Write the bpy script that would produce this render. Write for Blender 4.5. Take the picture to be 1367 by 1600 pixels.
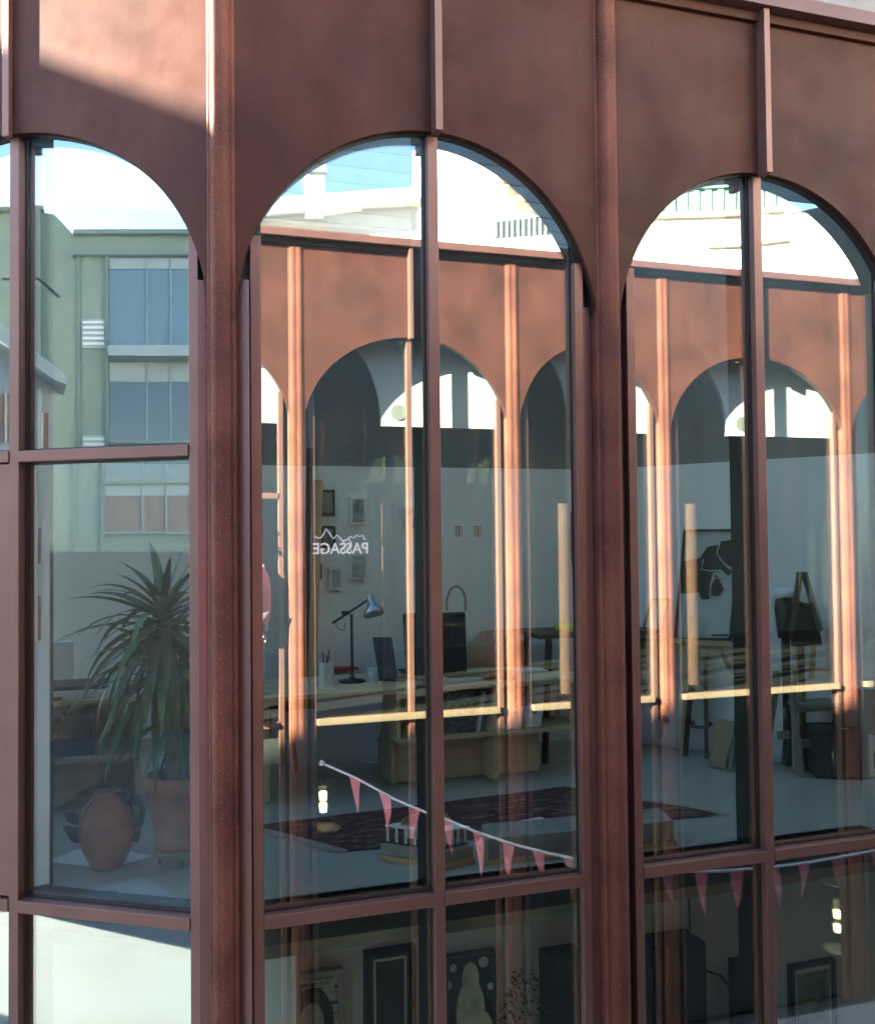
import bpy, bmesh, math, random
from mathutils import Vector, Matrix, noise
random.seed(7)
sc = bpy.context.scene
for o in list(bpy.data.objects): bpy.data.objects.remove(o)
# ---------------------------------------------------------------- camera, sky, sun, exposure
E = 4.9                      # eye height above the courtyard ground
FPX, PSI, PIT, RHO = 1500.0, 0.3148, 0.0275, 0.0105
Fv = Vector((math.sin(PSI)*math.cos(PIT), math.cos(PSI)*math.cos(PIT), math.sin(PIT)))
r0 = Vector((math.cos(PSI), -math.sin(PSI), 0)); u0 = r0.cross(Fv)
Rv = r0*math.cos(RHO) - u0*math.sin(RHO); Uv = u0*math.cos(RHO) + r0*math.sin(RHO)
cam = bpy.data.cameras.new('camera'); cam.sensor_fit = 'HORIZONTAL'; cam.sensor_width = 36
cam.lens = 36*FPX/1367; cam.clip_start = 0.02; cam.clip_end = 500
co = bpy.data.objects.new('camera', cam); sc.collection.objects.link(co)
co.matrix_world = Matrix(((Rv.x, Uv.x, -Fv.x, 0), (Rv.y, Uv.y, -Fv.y, 0), (Rv.z, Uv.z, -Fv.z, E), (0, 0, 0, 1)))
sc.camera = co
PHI, ELEV = math.radians(22), math.radians(18.5)
SUN = Vector((-math.cos(PHI)*math.cos(ELEV), math.sin(PHI)*math.cos(ELEV), math.sin(ELEV)))
w = bpy.data.worlds.new('World'); sc.world = w; w.use_nodes = True
nt = w.node_tree; sky = nt.nodes.new('ShaderNodeTexSky'); sky.sky_type = 'NISHITA'; sky.sun_disc = False
sky.sun_elevation = ELEV; sky.ozone_density = 2.0; sky.dust_density = 0.7; sky.air_density = 0.7; sky.sun_rotation = math.atan2(SUN.x, SUN.y) % (2*math.pi)
nt.links.new(sky.outputs[0], nt.nodes['Background'].inputs[0]); nt.nodes['Background'].inputs[1].default_value = 0.05
sl = bpy.data.lights.new('sun', 'SUN'); sl.energy = 5.0; sl.angle = math.radians(0.53); sl.color = (1, 0.87, 0.69)
so = bpy.data.objects.new('sun', sl); sc.collection.objects.link(so); so.rotation_euler = SUN.to_track_quat('Z', 'Y').to_euler()
so.location = (-20, 10, 30)
vs = sc.view_settings; vs.view_transform = 'Standard'; vs.look = 'None'; vs.gamma = 1; vs.use_curve_mapping = False
vs.exposure = 4.5
cy = sc.cycles; cy.use_denoising = True; cy.caustics_reflective = False; cy.caustics_refractive = False
cy.max_bounces = 12; cy.diffuse_bounces = 5; cy.glossy_bounces = 5; cy.transmission_bounces = 6; cy.transparent_max_bounces = 32
cy.sample_clamp_indirect = 6
# ---------------------------------------------------------------- helpers
V = Vector
COL = sc.collection
def ray(x, y): return Fv + Rv*((x-683.5)/FPX) - Uv*((y-800)/FPX)
def W(x, y, n):                     # photograph point -> place on the plane at distance n (eye level = 0)
    d = ray(x, y); return d*(n/d.y)
FLOOR = -1.575
def Zf(x, y, z=FLOOR):
    d = ray(x, y); return d*(z/d.z)
class MB:
    def __init__(s): s.v = []; s.f = []; s.sm = []
    def add(s, vs, fs, smooth=False):
        b = len(s.v); s.v += [tuple(p) for p in vs]; s.f += [tuple(b+i for i in q) for q in fs]; s.sm += [smooth]*len(fs); return s
    def hexa(s, a, b):              # two quads -> box
        return s.add(list(a)+list(b), [(3,2,1,0),(4,5,6,7),(0,1,5,4),(1,2,6,5),(2,3,7,6),(3,0,4,7)])
    def box(s, x0, x1, y0, y1, z0, z1):
        return s.hexa([(x0,y0,z0),(x1,y0,z0),(x1,y1,z0),(x0,y1,z0)], [(x0,y0,z1),(x1,y0,z1),(x1,y1,z1),(x0,y1,z1)])
    def obox(s, c, ax, ay, az, hx, hy, hz):   # oriented box, c = centre
        c, ax, ay, az = V(c), V(ax).normalized()*hx, V(ay).normalized()*hy, V(az).normalized()*hz
        return s.hexa([c-ax-ay-az, c+ax-ay-az, c+ax+ay-az, c-ax+ay-az], [c-ax-ay+az, c+ax-ay+az, c+ax+ay+az, c-ax+ay+az])
    def bar(s, p, q, w_, d_=None, up=(0,0,1)):   # square bar between two points
        p, q = V(p), V(q); d_ = d_ or w_; ax = (q-p); L = ax.length; ax.normalize(); up = V(up)
        sd = ax.cross(up)
        if sd.length < 1e-3: sd = ax.cross(V((1,0,0)))
        sd.normalize(); u = sd.cross(ax)
        return s.obox((p+q)/2, sd, u, ax, w_/2, d_/2, L/2)
    def tube(s, pts, r, n=8, cap=True):
        pts = [V(p) for p in pts]; rs = r if isinstance(r, (list, tuple)) else [r]*len(pts); rings = []
        pv = V((0.31,0.2,0.93))
        for i, p in enumerate(pts):
            t = (pts[min(i+1,len(pts)-1)]-pts[max(i-1,0)]).normalized()
            a = t.cross(pv)
            if a.length < 1e-3: a = t.cross(V((1,0,0)))
            a.normalize(); b = t.cross(a)
            rings.append([p+(a*math.cos(2*math.pi*k/n)+b*math.sin(2*math.pi*k/n))*rs[i] for k in range(n)])
        vs = [q for g in rings for q in g]; fs = []
        for i in range(len(pts)-1):
            for k in range(n): fs.append((i*n+k, i*n+(k+1)%n, (i+1)*n+(k+1)%n, (i+1)*n+k))
        s.add(vs, fs, True)
        if cap: s.add(rings[0], [tuple(range(n))[::-1]]); s.add(rings[-1], [tuple(range(n))])
        return s
    def lathe(s, c, prof, n=24, smooth=True):   # profile [(r, z)]
        c = V(c); vs = []; fs = []
        for r, z in prof:
            for k in range(n): a = 2*math.pi*k/n; vs.append(c+V((r*math.cos(a), r*math.sin(a), z)))
        for i in range(len(prof)-1):
            for k in range(n): fs.append((i*n+k, i*n+(k+1)%n, (i+1)*n+(k+1)%n, (i+1)*n+k))
        s.add(vs, fs, smooth)
        if prof[0][0] > 1e-4: s.add(vs[:n], [tuple(range(n))[::-1]])
        if prof[-1][0] > 1e-4: s.add(vs[-n:], [tuple(range(n))])
        return s
    def prism(s, poly, o, a, b, c0, c1):        # polygon in (a,b) axes, extruded along c from c0 vector to c1 vector
        o, a, b = V(o), V(a), V(b); n = len(poly)
        p0 = [o+a*x+b*y+V(c0) for x, y in poly]; p1 = [o+a*x+b*y+V(c1) for x, y in poly]
        s.add(p0+p1, [tuple(range(n)), tuple(range(2*n-1, n-1, -1))]+[(i, (i+1) % n, n+(i+1) % n, n+i) for i in range(n)])
        return s
    def mesh(s, name):
        me = bpy.data.meshes.new(name); me.from_pydata([(p[0], p[1], p[2]+E) for p in s.v], [], s.f)
        me.polygons.foreach_set('use_smooth', s.sm); me.update()
        bm = bmesh.new(); bm.from_mesh(me); bmesh.ops.recalc_face_normals(bm, faces=bm.faces); bm.to_mesh(me); bm.free()
        return me
    def build(s, name, mat, parent=None, bevel=0):
        o = bpy.data.objects.new(name, s.mesh(name)); COL.objects.link(o)
        o.data.materials.append(mat)
        if bevel:
            m = o.modifiers.new('b', 'BEVEL'); m.width = bevel; m.segments = 2; m.limit_method = 'ANGLE'
        if parent is not None: put(o, parent)
        return o
def put(o, parent):
    o.parent = parent
    p = parent; off = V((0,0,0))
    while p is not None: off += p.location; p = p.parent if p.type == 'EMPTY' else None
    o.matrix_parent_inverse = Matrix.Translation(-off) if parent.type == 'EMPTY' else Matrix.Identity(4)
def thing(name, label, cat, loc, group=None):
    o = bpy.data.objects.new(name, None); COL.objects.link(o); o.empty_display_size = 0.1
    o.location = (loc[0], loc[1], loc[2]+E); o['label'] = label; o['category'] = cat
    if group: o['group'] = group
    return o
def tag(o, label, cat, group=None):
    o['label'] = label; o['category'] = cat
    if group: o['group'] = group
    return o
def struct(o): o['kind'] = 'structure'; return o
# ---------------------------------------------------------------- materials
class M:
    def __init__(s, name, rough=0.5, spec=0.5, metal=0.0):
        s.m = bpy.data.materials.new(name); s.m.use_nodes = True; s.t = s.m.node_tree; s.b = s.t.nodes['Principled BSDF']
        s.b.inputs['Roughness'].default_value = rough; s.b.inputs['Specular IOR Level'].default_value = spec; s.b.inputs['Metallic'].default_value = metal
    def n(s, typ, **kw):
        x = s.t.nodes.new('ShaderNode'+typ)
        for k, v in kw.items():
            if k in x.inputs: x.inputs[k].default_value = v
            else: setattr(x, k, v)
        return x
    def l(s, a, b): s.t.links.new(a, b)
    def coords(s, scale=(1,1,1), gen=False):
        g = s.n('NewGeometry') if not gen else s.n('TexCoord'); mp = s.n('Mapping'); mp.inputs['Scale'].default_value = scale
        s.l(g.outputs['Position'] if not gen else g.outputs['Generated'], mp.inputs[0]); return mp.outputs[0]
    def noise(s, scale, detail=4, rough=0.55, stretch=(1,1,1)):
        x = s.n('TexNoise'); x.inputs['Scale'].default_value = scale; x.inputs['Detail'].default_value = detail; x.inputs['Roughness'].default_value = rough
        s.l(s.coords(stretch), x.inputs['Vector']); return x.outputs['Fac']
    def ramp(s, fac, stops):
        r = s.n('ValToRGB'); e = r.color_ramp.elements
        while len(e) < len(stops): e.new(0.5)
        for el, (p, c) in zip(e, stops): el.position = p; el.color = (*c, 1)
        s.l(fac, r.inputs[0]); return r.outputs[0]
    def mix(s, fac, a, b, mode='MIX'):
        x = s.n('MixRGB'); x.blend_type = mode
        for k, v in ((0, fac), (1, a), (2, b)):
            if isinstance(v, (int, float)): x.inputs[k].default_value = v
            elif isinstance(v, tuple): x.inputs[k].default_value = (*v, 1)
            else: s.l(v, x.inputs[k])
        return x.outputs[0]
    def col(s, c):
        if isinstance(c, tuple): s.b.inputs['Base Color'].default_value = (*c, 1)
        else: s.l(c, s.b.inputs['Base Color'])
        return s
    def bump(s, fac, strength=0.2, dist=0.01):
        b = s.n('Bump'); b.inputs['Strength'].default_value = strength; b.inputs['Distance'].default_value = dist
        s.l(fac, b.inputs['Height']); s.l(b.outputs[0], s.b.inputs['Normal']); return s
def plain(name, c, rough=0.5, var=0.12, scale=6, spec=0.5, metal=0.0, bump=0.05, bscale=60):
    m = M(name, rough, spec, metal); nz = m.noise(scale, 5)
    lo = tuple(max(0, x*(1-var)) for x in c); hi = tuple(min(1, x*(1+var)) for x in c)
    m.col(m.ramp(nz, [(0.3, lo), (0.7, hi)]))
    if bump: m.bump(m.noise(bscale, 3), bump, 0.004)
    return m.m
def corten(name, dark, light, speck, rough=0.5, spec=0.5, sp=0.35):
    m = M(name, rough, spec)
    big = m.ramp(m.noise(2.2, 5, 0.6), [(0.32, dark), (0.68, light)])
    streak = m.noise(9, 4, 0.6, (1, 1, 0.13))
    c1 = m.mix(m.ramp(streak, [(0.45, (0,0,0)), (0.75, (0.3,0.3,0.3))]), big, tuple(x*0.72 for x in dark))
    fine = m.noise(170, 3, 0.7)
    c2 = m.mix(m.ramp(fine, [(0.56, (0,0,0)), (0.72, (1,1,1))]), c1, speck)
    m.col(m.mix(sp, c1, c2)); m.bump(m.mix(0.5, m.noise(170, 3), m.noise(25, 3)), 0.12, 0.003)
    r = m.ramp(m.noise(5, 4), [(0.3, (rough-0.1,)*3), (0.7, (rough+0.12,)*3)]); m.l(r, m.b.inputs['Roughness'])
    return m.m
CORTEN = corten('corten_panel', (0.043, 0.0175, 0.0128), (0.083, 0.032, 0.0215), (0.15, 0.068, 0.038), 0.50, 0.14)
RUST = corten('corten_column', (0.075, 0.026, 0.017), (0.185, 0.066, 0.040), (0.42, 0.21, 0.13), 0.7, 0.25, 0.6)
FRAME = plain('brown_frame', (0.175, 0.098, 0.080), 0.45, 0.12, 3, bump=0.03, metal=0.45)
WEB = plain('grey_brown_plate', (0.24, 0.15, 0.14), 0.4, 0.06, 3, bump=0.02, metal=0.5)
CAPM = plain('cap_paint', (0.10, 0.048, 0.045), 0.5, 0.1, 4, bump=0.02)
BLACK = plain('black_steel', (0.012, 0.013, 0.015), 0.45, 0.2, 4, bump=0.02)
def glass(name, r0_, tint):
    m = bpy.data.materials.new(name); m.use_nodes = True; t = m.node_tree; t.nodes.clear()
    o = t.nodes.new('ShaderNodeOutputMaterial'); mx = t.nodes.new('ShaderNodeMixShader'); tr = t.nodes.new('ShaderNodeBsdfTransparent'); gl = t.nodes.new('ShaderNodeBsdfGlossy')
    tr.inputs[0].default_value = (*tint, 1); gl.inputs['Roughness'].default_value = 0.0; gl.inputs[0].default_value = (1, 0.985, 0.92, 1)
    g0 = t.nodes.new('ShaderNodeNewGeometry'); dt = t.nodes.new('ShaderNodeVectorMath'); dt.operation = 'DOT_PRODUCT'
    t.links.new(g0.outputs['Incoming'], dt.inputs[0]); t.links.new(g0.outputs['Normal'], dt.inputs[1])
    def mth(op, a_, b_=None):
        m_ = t.nodes.new('ShaderNodeMath'); m_.operation = op
        for i_, v_ in enumerate((a_, b_)):
            if v_ is None: continue
            if isinstance(v_, float): m_.inputs[i_].default_value = v_
            else: t.links.new(v_, m_.inputs[i_])
        return m_.outputs[0]
    sch = mth('POWER', mth('SUBTRACT', 1.0, mth('ABSOLUTE', dt.outputs['Value'])), 5.0)     # Schlick, same from both sides
    fac = mth('ADD', mth('MULTIPLY', sch, 1.0-r0_), r0_)
    geo = t.nodes.new('ShaderNodeNewGeometry'); nz = t.nodes.new('ShaderNodeTexNoise'); nz.inputs['Scale'].default_value = 1.7; nz.inputs['Detail'].default_value = 1
    t.links.new(geo.outputs['Position'], nz.inputs['Vector'])
    bp = t.nodes.new('ShaderNodeBump'); bp.inputs['Strength'].default_value = 1; bp.inputs['Distance'].default_value = 0.00013
    t.links.new(nz.outputs['Fac'], bp.inputs['Height']); t.links.new(bp.outputs[0], gl.inputs['Normal'])
    t.links.new(fac, mx.inputs[0])
    t.links.new(tr.outputs[0], mx.inputs[1]); t.links.new(gl.outputs[0], mx.inputs[2]); t.links.new(mx.outputs[0], o.inputs[0])
    return m
GLASS = glass('coated_glass', 0.262, (0.935, 1.0, 0.955))
GLASS2 = glass('window_glass', 0.04, (0.9, 0.95, 0.94))
WHITE = plain('white_plaster', (0.78, 0.76, 0.72), 0.8, 0.04, 2)
PALE = plain('pale_wall', (0.82, 0.83, 0.81), 0.75, 0.05, 1.5)
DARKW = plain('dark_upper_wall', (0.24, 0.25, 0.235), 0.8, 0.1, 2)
GREYW = plain('grey_wall', (0.74, 0.76, 0.75), 0.8, 0.07, 1.2)
def concrete_boards(name, c):
    m = M(name, 0.8); nz = m.noise(3, 6, 0.6); st = m.noise(16, 4, 0.6, (1, 1, 0.05))
    m.col(m.mix(m.ramp(st, [(0.35, (0.2,)*3), (0.7, (0.8,)*3)]), m.ramp(nz, [(0.3, tuple(x*0.8 for x in c)), (0.7, c)]), tuple(x*0.62 for x in c)))
    m.bump(st, 0.25, 0.01); return m.m
CONC = concrete_boards('board_concrete', (0.27, 0.265, 0.255))
def floor_mat():
    m = M('polished_concrete', 0.28, 0.5); nz = m.noise(1.0, 3, 0.5, (1, 1.6, 1))
    m.col(m.ramp(nz, [(0.25, (0.37, 0.375, 0.335)), (0.5, (0.40, 0.405, 0.365)), (0.8, (0.43, 0.435, 0.395))]))
    m.l(m.ramp(m.noise(4, 5), [(0.3, (0.33,)*3), (0.7, (0.41,)*3)]), m.b.inputs['Roughness']); m.bump(m.noise(40, 3), 0.04, 0.003); return m.m
FLOORM = floor_mat()
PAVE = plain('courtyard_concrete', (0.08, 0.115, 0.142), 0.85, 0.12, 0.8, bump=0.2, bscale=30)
SLAB = plain('slab_concrete', (0.40, 0.385, 0.33), 0.85, 0.2, 5, bump=0.3, bscale=25)
# ---------------------------------------------------------------- ground
ASPH = plain('asphalt', (0.055, 0.056, 0.058), 0.9, 0.2, 1.5, bump=0.3)
g = MB().add([(-90,-90,-4.9),(90,-90,-4.9),(90,90,-4.9),(-90,90,-4.9)], [(0,1,2,3)]).build('ground', ASPH); struct(g)
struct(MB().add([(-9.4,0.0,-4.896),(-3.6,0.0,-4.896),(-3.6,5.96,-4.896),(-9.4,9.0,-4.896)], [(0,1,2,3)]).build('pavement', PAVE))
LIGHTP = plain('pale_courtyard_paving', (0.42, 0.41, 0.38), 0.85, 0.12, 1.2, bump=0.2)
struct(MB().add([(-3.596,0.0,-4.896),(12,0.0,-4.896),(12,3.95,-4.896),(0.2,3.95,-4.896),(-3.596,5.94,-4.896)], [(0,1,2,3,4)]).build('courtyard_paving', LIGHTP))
# ---------------------------------------------------------------- arcade facades
ZB, ZS, ZT, ZP = -4.88, 0.95, 1.83, 2.64      # base, arch springing, arch crown, panel top
def frame_axes(p0, ang, side=1):
    """origin at the frame plane; u along the facade, o outward normal"""
    return V((p0[0], p0[1], 0))
rp = random.Random(5)
class Facade:
    """p0: start point on the frame plane, u: direction along, o: outward (towards the courtyard)."""
    def __init__(s, root, p0, u, o): s.root, s.p0, s.u, s.o = root, V((*p0, 0)), V((*u, 0)).normalized(), V((*o, 0)).normalized()
    proud = 0.105; glazing = None
    def P(s, t, d, z): return s.p0 + s.u*t + s.o*d + V((0,0,z))     # d > 0 = towards the courtyard
    def box(s, name, mat, t0, t1, d0, d1, z0, z1, bevel=0, parent=None):
        b = MB().hexa([s.P(t0,d0,z0), s.P(t1,d0,z0), s.P(t1,d1,z0), s.P(t0,d1,z0)], [s.P(t0,d0,z1), s.P(t1,d0,z1), s.P(t1,d1,z1), s.P(t0,d1,z1)])
        return b.build(name, mat, parent or s.root, bevel)
    def column(s, t, o=None, wid=0.115, riv=True, nose=0.052):
        # rolled profile: a round nose with a shallow flute on either side
        u = s.u; oo = o or s.o; h = wid/2
        prof = [(-h,-0.06),(-h,0.026),(-h*0.90,0.034),(-h*0.78,0.036)]
        for k in range(15):
            a = math.pi*(1-k/14); prof.append((h*0.72*math.cos(a)*(1-0.06*math.sin(a)), 0.036+nose*math.sin(a)**0.8-0.004*math.exp(-((k-7)/1.4)**2)))
        prof += [(h*0.78,0.036),(h*0.90,0.034),(h,0.026),(h,-0.06)]
        uu = V((-oo.y, oo.x, 0)) if o else u
        if uu.dot(u) < 0: uu = -uu
        b = MB().prism(prof, s.P(t,0,0), uu, oo, (0,0,ZB), (0,0,ZP+0.02)); c = b.build('column', RUST, s.root)
        if riv:
            for sd in (-1, 1):
                for zz in (1.0, 0.89, 0.2, -0.62): MB().obox(s.P(t,0,zz)+uu*sd*(h+0.001)+oo*0.022, uu, oo, (0,0,1), 0.004, 0.004, 0.005).build('rivet', RUST, c)
        return c
    def spandrel(s, tc, tm, top=ZP, rz=None, spr=ZS, crown=ZT):
        """half spandrel from the column line tc to the middle line tm, quarter arch cut out"""
        sg = 1 if tm > tc else -1; rx = abs(tm-tc)-0.055; rzz = crown-spr
        poly = [(tc, top), (tc, spr-0.03), (tc+sg*0.052, spr-0.03)]
        arc = []
        for k in range(0, 25):
            a = math.pi/2*k/24; x = tm-sg*rx*math.cos(a); z = spr+rzz*math.sin(a); arc.append((x, z))
        poly += arc + [(tm, top)]
        b = MB().prism(poly, s.p0, s.u, V((0,0,1)), s.o*0.005, s.o*0.032); b.build('spandrel_panel', CORTEN, s.root)
        # dark arch trim between the panel and the glass
        t = MB()
        for (x0, z0), (x1, z1) in zip(arc[:-1], arc[1:]):
            def ins(x, z, k): return (tm+(x-tm)*(1-k/rx), spr+(z-spr)*(1-k/rzz))
            q = [ins(x0,z0,-0.03), ins(x1,z1,-0.03), ins(x1,z1,0.004), ins(x0,z0,0.004)]
            t.hexa([s.P(x,0.003,z) for x, z in q], [s.P(x,-0.040,z) for x, z in q])
        t.build('arch_trim', BLACK, s.root)
    def rib(s, t, z0=ZT-0.02, z1=ZP, riv=True):
        b = s.box('rib', FRAME, t-0.017, t+0.017, 0.033, s.proud, z0, z1, 0.002)
        if riv:
            for zz in (z0+0.03, z0+0.42): MB().obox(s.P(t-0.018, 0.06, zz), s.u, s.o, (0,0,1), 0.004, 0.006, 0.006).build('rivet', FRAME, b)
    def mullion(s, t, z0=ZB, z1=ZT+0.02, wid=0.050, post=True):
        s.box('mullion', FRAME, t-wid/2, t+wid/2, -0.052, 0.0, z0, z1, 0.003)
        if post: s.box('inner_post', BLACK, t-wid/2-0.008, t+wid/2+0.008, -0.23, -0.072, z0, z1+0.3)
    def jamb(s, t0, t1, z0=ZB, z1=ZS+0.35):
        s.box('jamb', FRAME, t0, t1, -0.052, 0.0, z0, z1, 0.003)
    def transom(s, t0, t1, ztop, h=0.055, inner=True):
        s.box('transom', FRAME, t0, t1, -0.051, 0.006, ztop-h, ztop, 0.003)
        if inner: s.box('inner_rail', BLACK, t0, t1, -0.22, -0.071, ztop-h-0.1, ztop-0.012)
    def pane(s, t0, t1, z0, z1, mat=None, gasket=False):
        a, b = rp.uniform(-0.0011, 0.0011), rp.uniform(-0.0008, 0.0008)      # every pane sits a hair out of true
        m = MB().hexa([s.P(t0,-0.064+a,z0), s.P(t1,-0.064-a,z0), s.P(t1,-0.054-a,z0), s.P(t0,-0.054+a,z0)], [s.P(t0,-0.064+a+b,z1), s.P(t1,-0.064-a+b,z1), s.P(t1,-0.054-a+b,z1), s.P(t0,-0.054+a+b,z1)])
        g_ = m.build('glass_pane', mat or s.glazing or GLASS, s.root)
        if gasket:
            k = MB(); r = []
            for d in (-0.0525, -0.044):
                for w_ in (0.0, 0.011): r += [s.P(t0+w_,d,z0+w_), s.P(t1-w_,d,z0+w_), s.P(t1-w_,d,z1-w_), s.P(t0+w_,d,z1-w_)]
            fs = []
            for i in range(4):
                j = (i+1) % 4; fs += [(i,j,4+j,4+i), (8+i,12+i,12+j,8+j), (i,8+i,8+j,j), (4+i,4+j,12+j,12+i)]
            k.add(r, fs).build('gasket', BLACK, s.root)
        return g_
    def web(s, t, wid=0.2):
        s.box('web_plate', WEB, t-wid/2, t+wid/2, -0.045, -0.035, ZB, ZS+0.15)
    def bay(s, c0, m, c1, mid=None, j0=0.115, j1=0.115, jw=0.045, open_=False, c0only=False, post=True, riv=True):
        s.spandrel(c0, m); s.spandrel(c1, m); s.rib(m, riv=riv)
        s.jamb(c0+j0, c0+j0+jw); s.jamb(c1-j1-jw, c1-j1)
        a, b = c0+j0+jw, c1-j1-jw
        s.box('jamb_gap_shade', BLACK, c0+0.02, c0+j0, -0.068, -0.050, ZB, ZS+0.3); s.box('jamb_gap_shade', BLACK, c1-j1, c1-0.02, -0.068, -0.050, ZB, ZS+0.3)  # black strips stand in for the shadow in the gap beside each jamb
        if open_:
            s.mullion(m, 0.41, post=False); s.mullion(m, ZB, FLOOR-0.05, post=False)
            zz = 0.41
        else: s.mullion(m, post=post); zz = FLOOR
        for t0, t1 in ((a, m-0.025), (m+0.025, b)):
            s.transom(t0, t1, FLOOR, inner=post)
            if mid is not None or open_: s.transom(t0, t1, 0.41, 0.05, inner=False)
            gk = s.root.name.startswith('arcade') and s.p0.y+s.u.x >= 0 and (c0 < 4)
            s.pane(t0-0.004, t1+0.004, ZB+0.05, FLOOR-0.055, gasket=gk)
            if mid is not None:
                s.pane(t0-0.004, t1+0.004, FLOOR, 0.36, gasket=gk); s.pane(t0-0.004, t1+0.004, 0.41, ZT+0.03, gasket=gk)
            elif open_: s.pane(t0-0.004, t1+0.004, 0.41, ZT+0.03)
            else: s.pane(t0-0.004, t1+0.004, FLOOR, ZT+0.03, gasket=gk)
    def cap(s, t0, t1, z=ZP, h=0.075):
        s.box('parapet_cap', CAPM, t0, t1, -0.25, 0.125, z+0.004, z+h, 0.003)
        s.box('cap_drip', CORTEN, t0, t1, 0.034, 0.06, z-0.045, z+0.002, 0.002)
S0, NB = 0.391, 4.09
ANG = 0.5785
arc = thing('arcade_building', 'dark rust-red steel arcade building with tall arched windows, seen straight ahead', 'building', (S0, NB, -4.9))
FB = Facade(arc, (S0, NB), (1, 0), (0, -1))
cB = [0.0, 1.795, 3.585, 5.38, 7.17, 8.96, 10.75]; mB = [0.935, 2.668, 4.48, 6.27, 8.06, 9.85]
for k in range(6): FB.bay(cB[k], mB[k], cB[k+1], riv=k < 3)
for k in range(1, 7): FB.column(cB[k], wid=0.128, riv=k < 3); FB.web(cB[k])
FB.cap(-0.02, 10.9)
uA = (-math.cos(ANG), math.sin(ANG)); oA = (-math.sin(ANG), -math.cos(ANG))
FA = Facade(arc, (S0, NB), uA, oA)
FA.proud = 0.06
cA = [0.0, 1.98, 3.96]; mA = [1.03, 2.97]
for k in range(2): FA.bay(cA[k], mA[k], cA[k+1], mid=0.41, riv=False)
FA.column(cA[1]); FA.web(cA[1]); FA.column(cA[2]); FA.cap(0.0, 4.0)
od = (V((0,-1,0))+V((*oA,0))).normalized()
FB.column(0.0, od, 0.115)
FB.web(0.0, 0.2); FA.web(0.0, 0.2)
# flat door leaf with a letter slot in the next half bay of the short facade
FA.box('door_leaf', FRAME, 1.03, 1.80, -0.050, -0.006, FLOOR+0.01, 0.355, 0.003)
# body of the arcade building: slab edge, roof, side and back walls, concrete storey above
def polybox(name, mat, pts, z0, z1, parent=None, st=True):
    o = MB().prism([(x, y) for x, y in pts], (0,0,0), (1,0,0), (0,1,0), (0,0,z0), (0,0,z1)).build(name, mat, parent)
    if st and parent is None: struct(o)
    return o
pA = lambda t, d: (S0-math.cos(ANG)*t-math.sin(ANG)*-d*1.0, NB+math.sin(ANG)*t+math.cos(ANG)*d)   # d metres inside facade A
inA = lambda t, d: (S0+uA[0]*t-oA[0]*d, NB+uA[1]*t-oA[1]*d)
ic = (S0+0.02, NB+0.13)
outline = [ (5.29+0.06, NB+0.13), (3.55, 6.90), (-3.3, 6.90), inA(3.96, 0.13), ic ]
polybox('floor', FLOORM, outline, FLOOR-0.10, FLOOR-0.012)
inner = [ (5.22, NB+0.28), (3.5, 6.86), (-3.1, 6.86), inA(3.8, 0.28), (S0+0.06, NB+0.28) ]
polybox('slab_beam', SLAB, inner, FLOOR-0.30, FLOOR-0.104, arc, False)
TRIM_ = WHITE
# room shell, upper floor
WT = 0.535                 # top of the pale wall
CEIL = 2.25
def wallseg(name, mat, a, b, z0, z1, th=0.1, holes=()):
    """wall from a to b (thickness outward to the left of a->b)"""
    a, b = V((*a,0)), V((*b,0)); u = (b-a); L = u.length; u.normalize(); o = V((-u.y, u.x, 0)); m = MB()
    def seg(t0, t1, y0, y1):
        if t1-t0 < 1e-4 or y1-y0 < 1e-4: return
        p = [a+u*t0, a+u*t1, a+u*t1+o*th, a+u*t0+o*th]; m.hexa([q+V((0,0,y0)) for q in p], [q+V((0,0,y1)) for q in p])
    t = 0.0
    for (h0, h1, y0, y1) in sorted(holes):
        seg(t, h0, z0, z1); seg(h0, h1, z0, y0); seg(h0, h1, y1, z1); t = h1
    seg(t, L, z0, z1)
    o = m.build(name, mat); struct(o); return o
K1, K2, K3, K4 = (5.30, NB+0.14), (3.56, 6.88), (-3.25, 6.88), inA(3.96, 0.12)
wallseg('wall', PALE, K2, K1, FLOOR-0.012, WT)
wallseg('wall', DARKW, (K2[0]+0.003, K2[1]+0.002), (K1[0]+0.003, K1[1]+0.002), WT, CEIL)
wallseg('wall', PALE, K3, K2, FLOOR-0.012, WT, holes=[(0.3, 2.2, -1.3, WT-0.02)])
for a in ((-2.95, -1.05, 6.90, 6.91, -1.3, WT-0.02),): MB().box(*a).build('added_window_pane', GLASS2, arc)  # unseen window, added to bring daylight into the room
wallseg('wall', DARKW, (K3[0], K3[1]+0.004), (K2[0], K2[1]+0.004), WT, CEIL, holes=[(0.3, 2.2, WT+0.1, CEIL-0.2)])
wallseg('wall', PALE, K4, K3, FLOOR-0.012, CEIL)
top = [(5.36, NB+0.12), (3.56, 6.98), (-3.35, 6.98), inA(4.0, 0.1), (S0+0.02, NB+0.12)]
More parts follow.
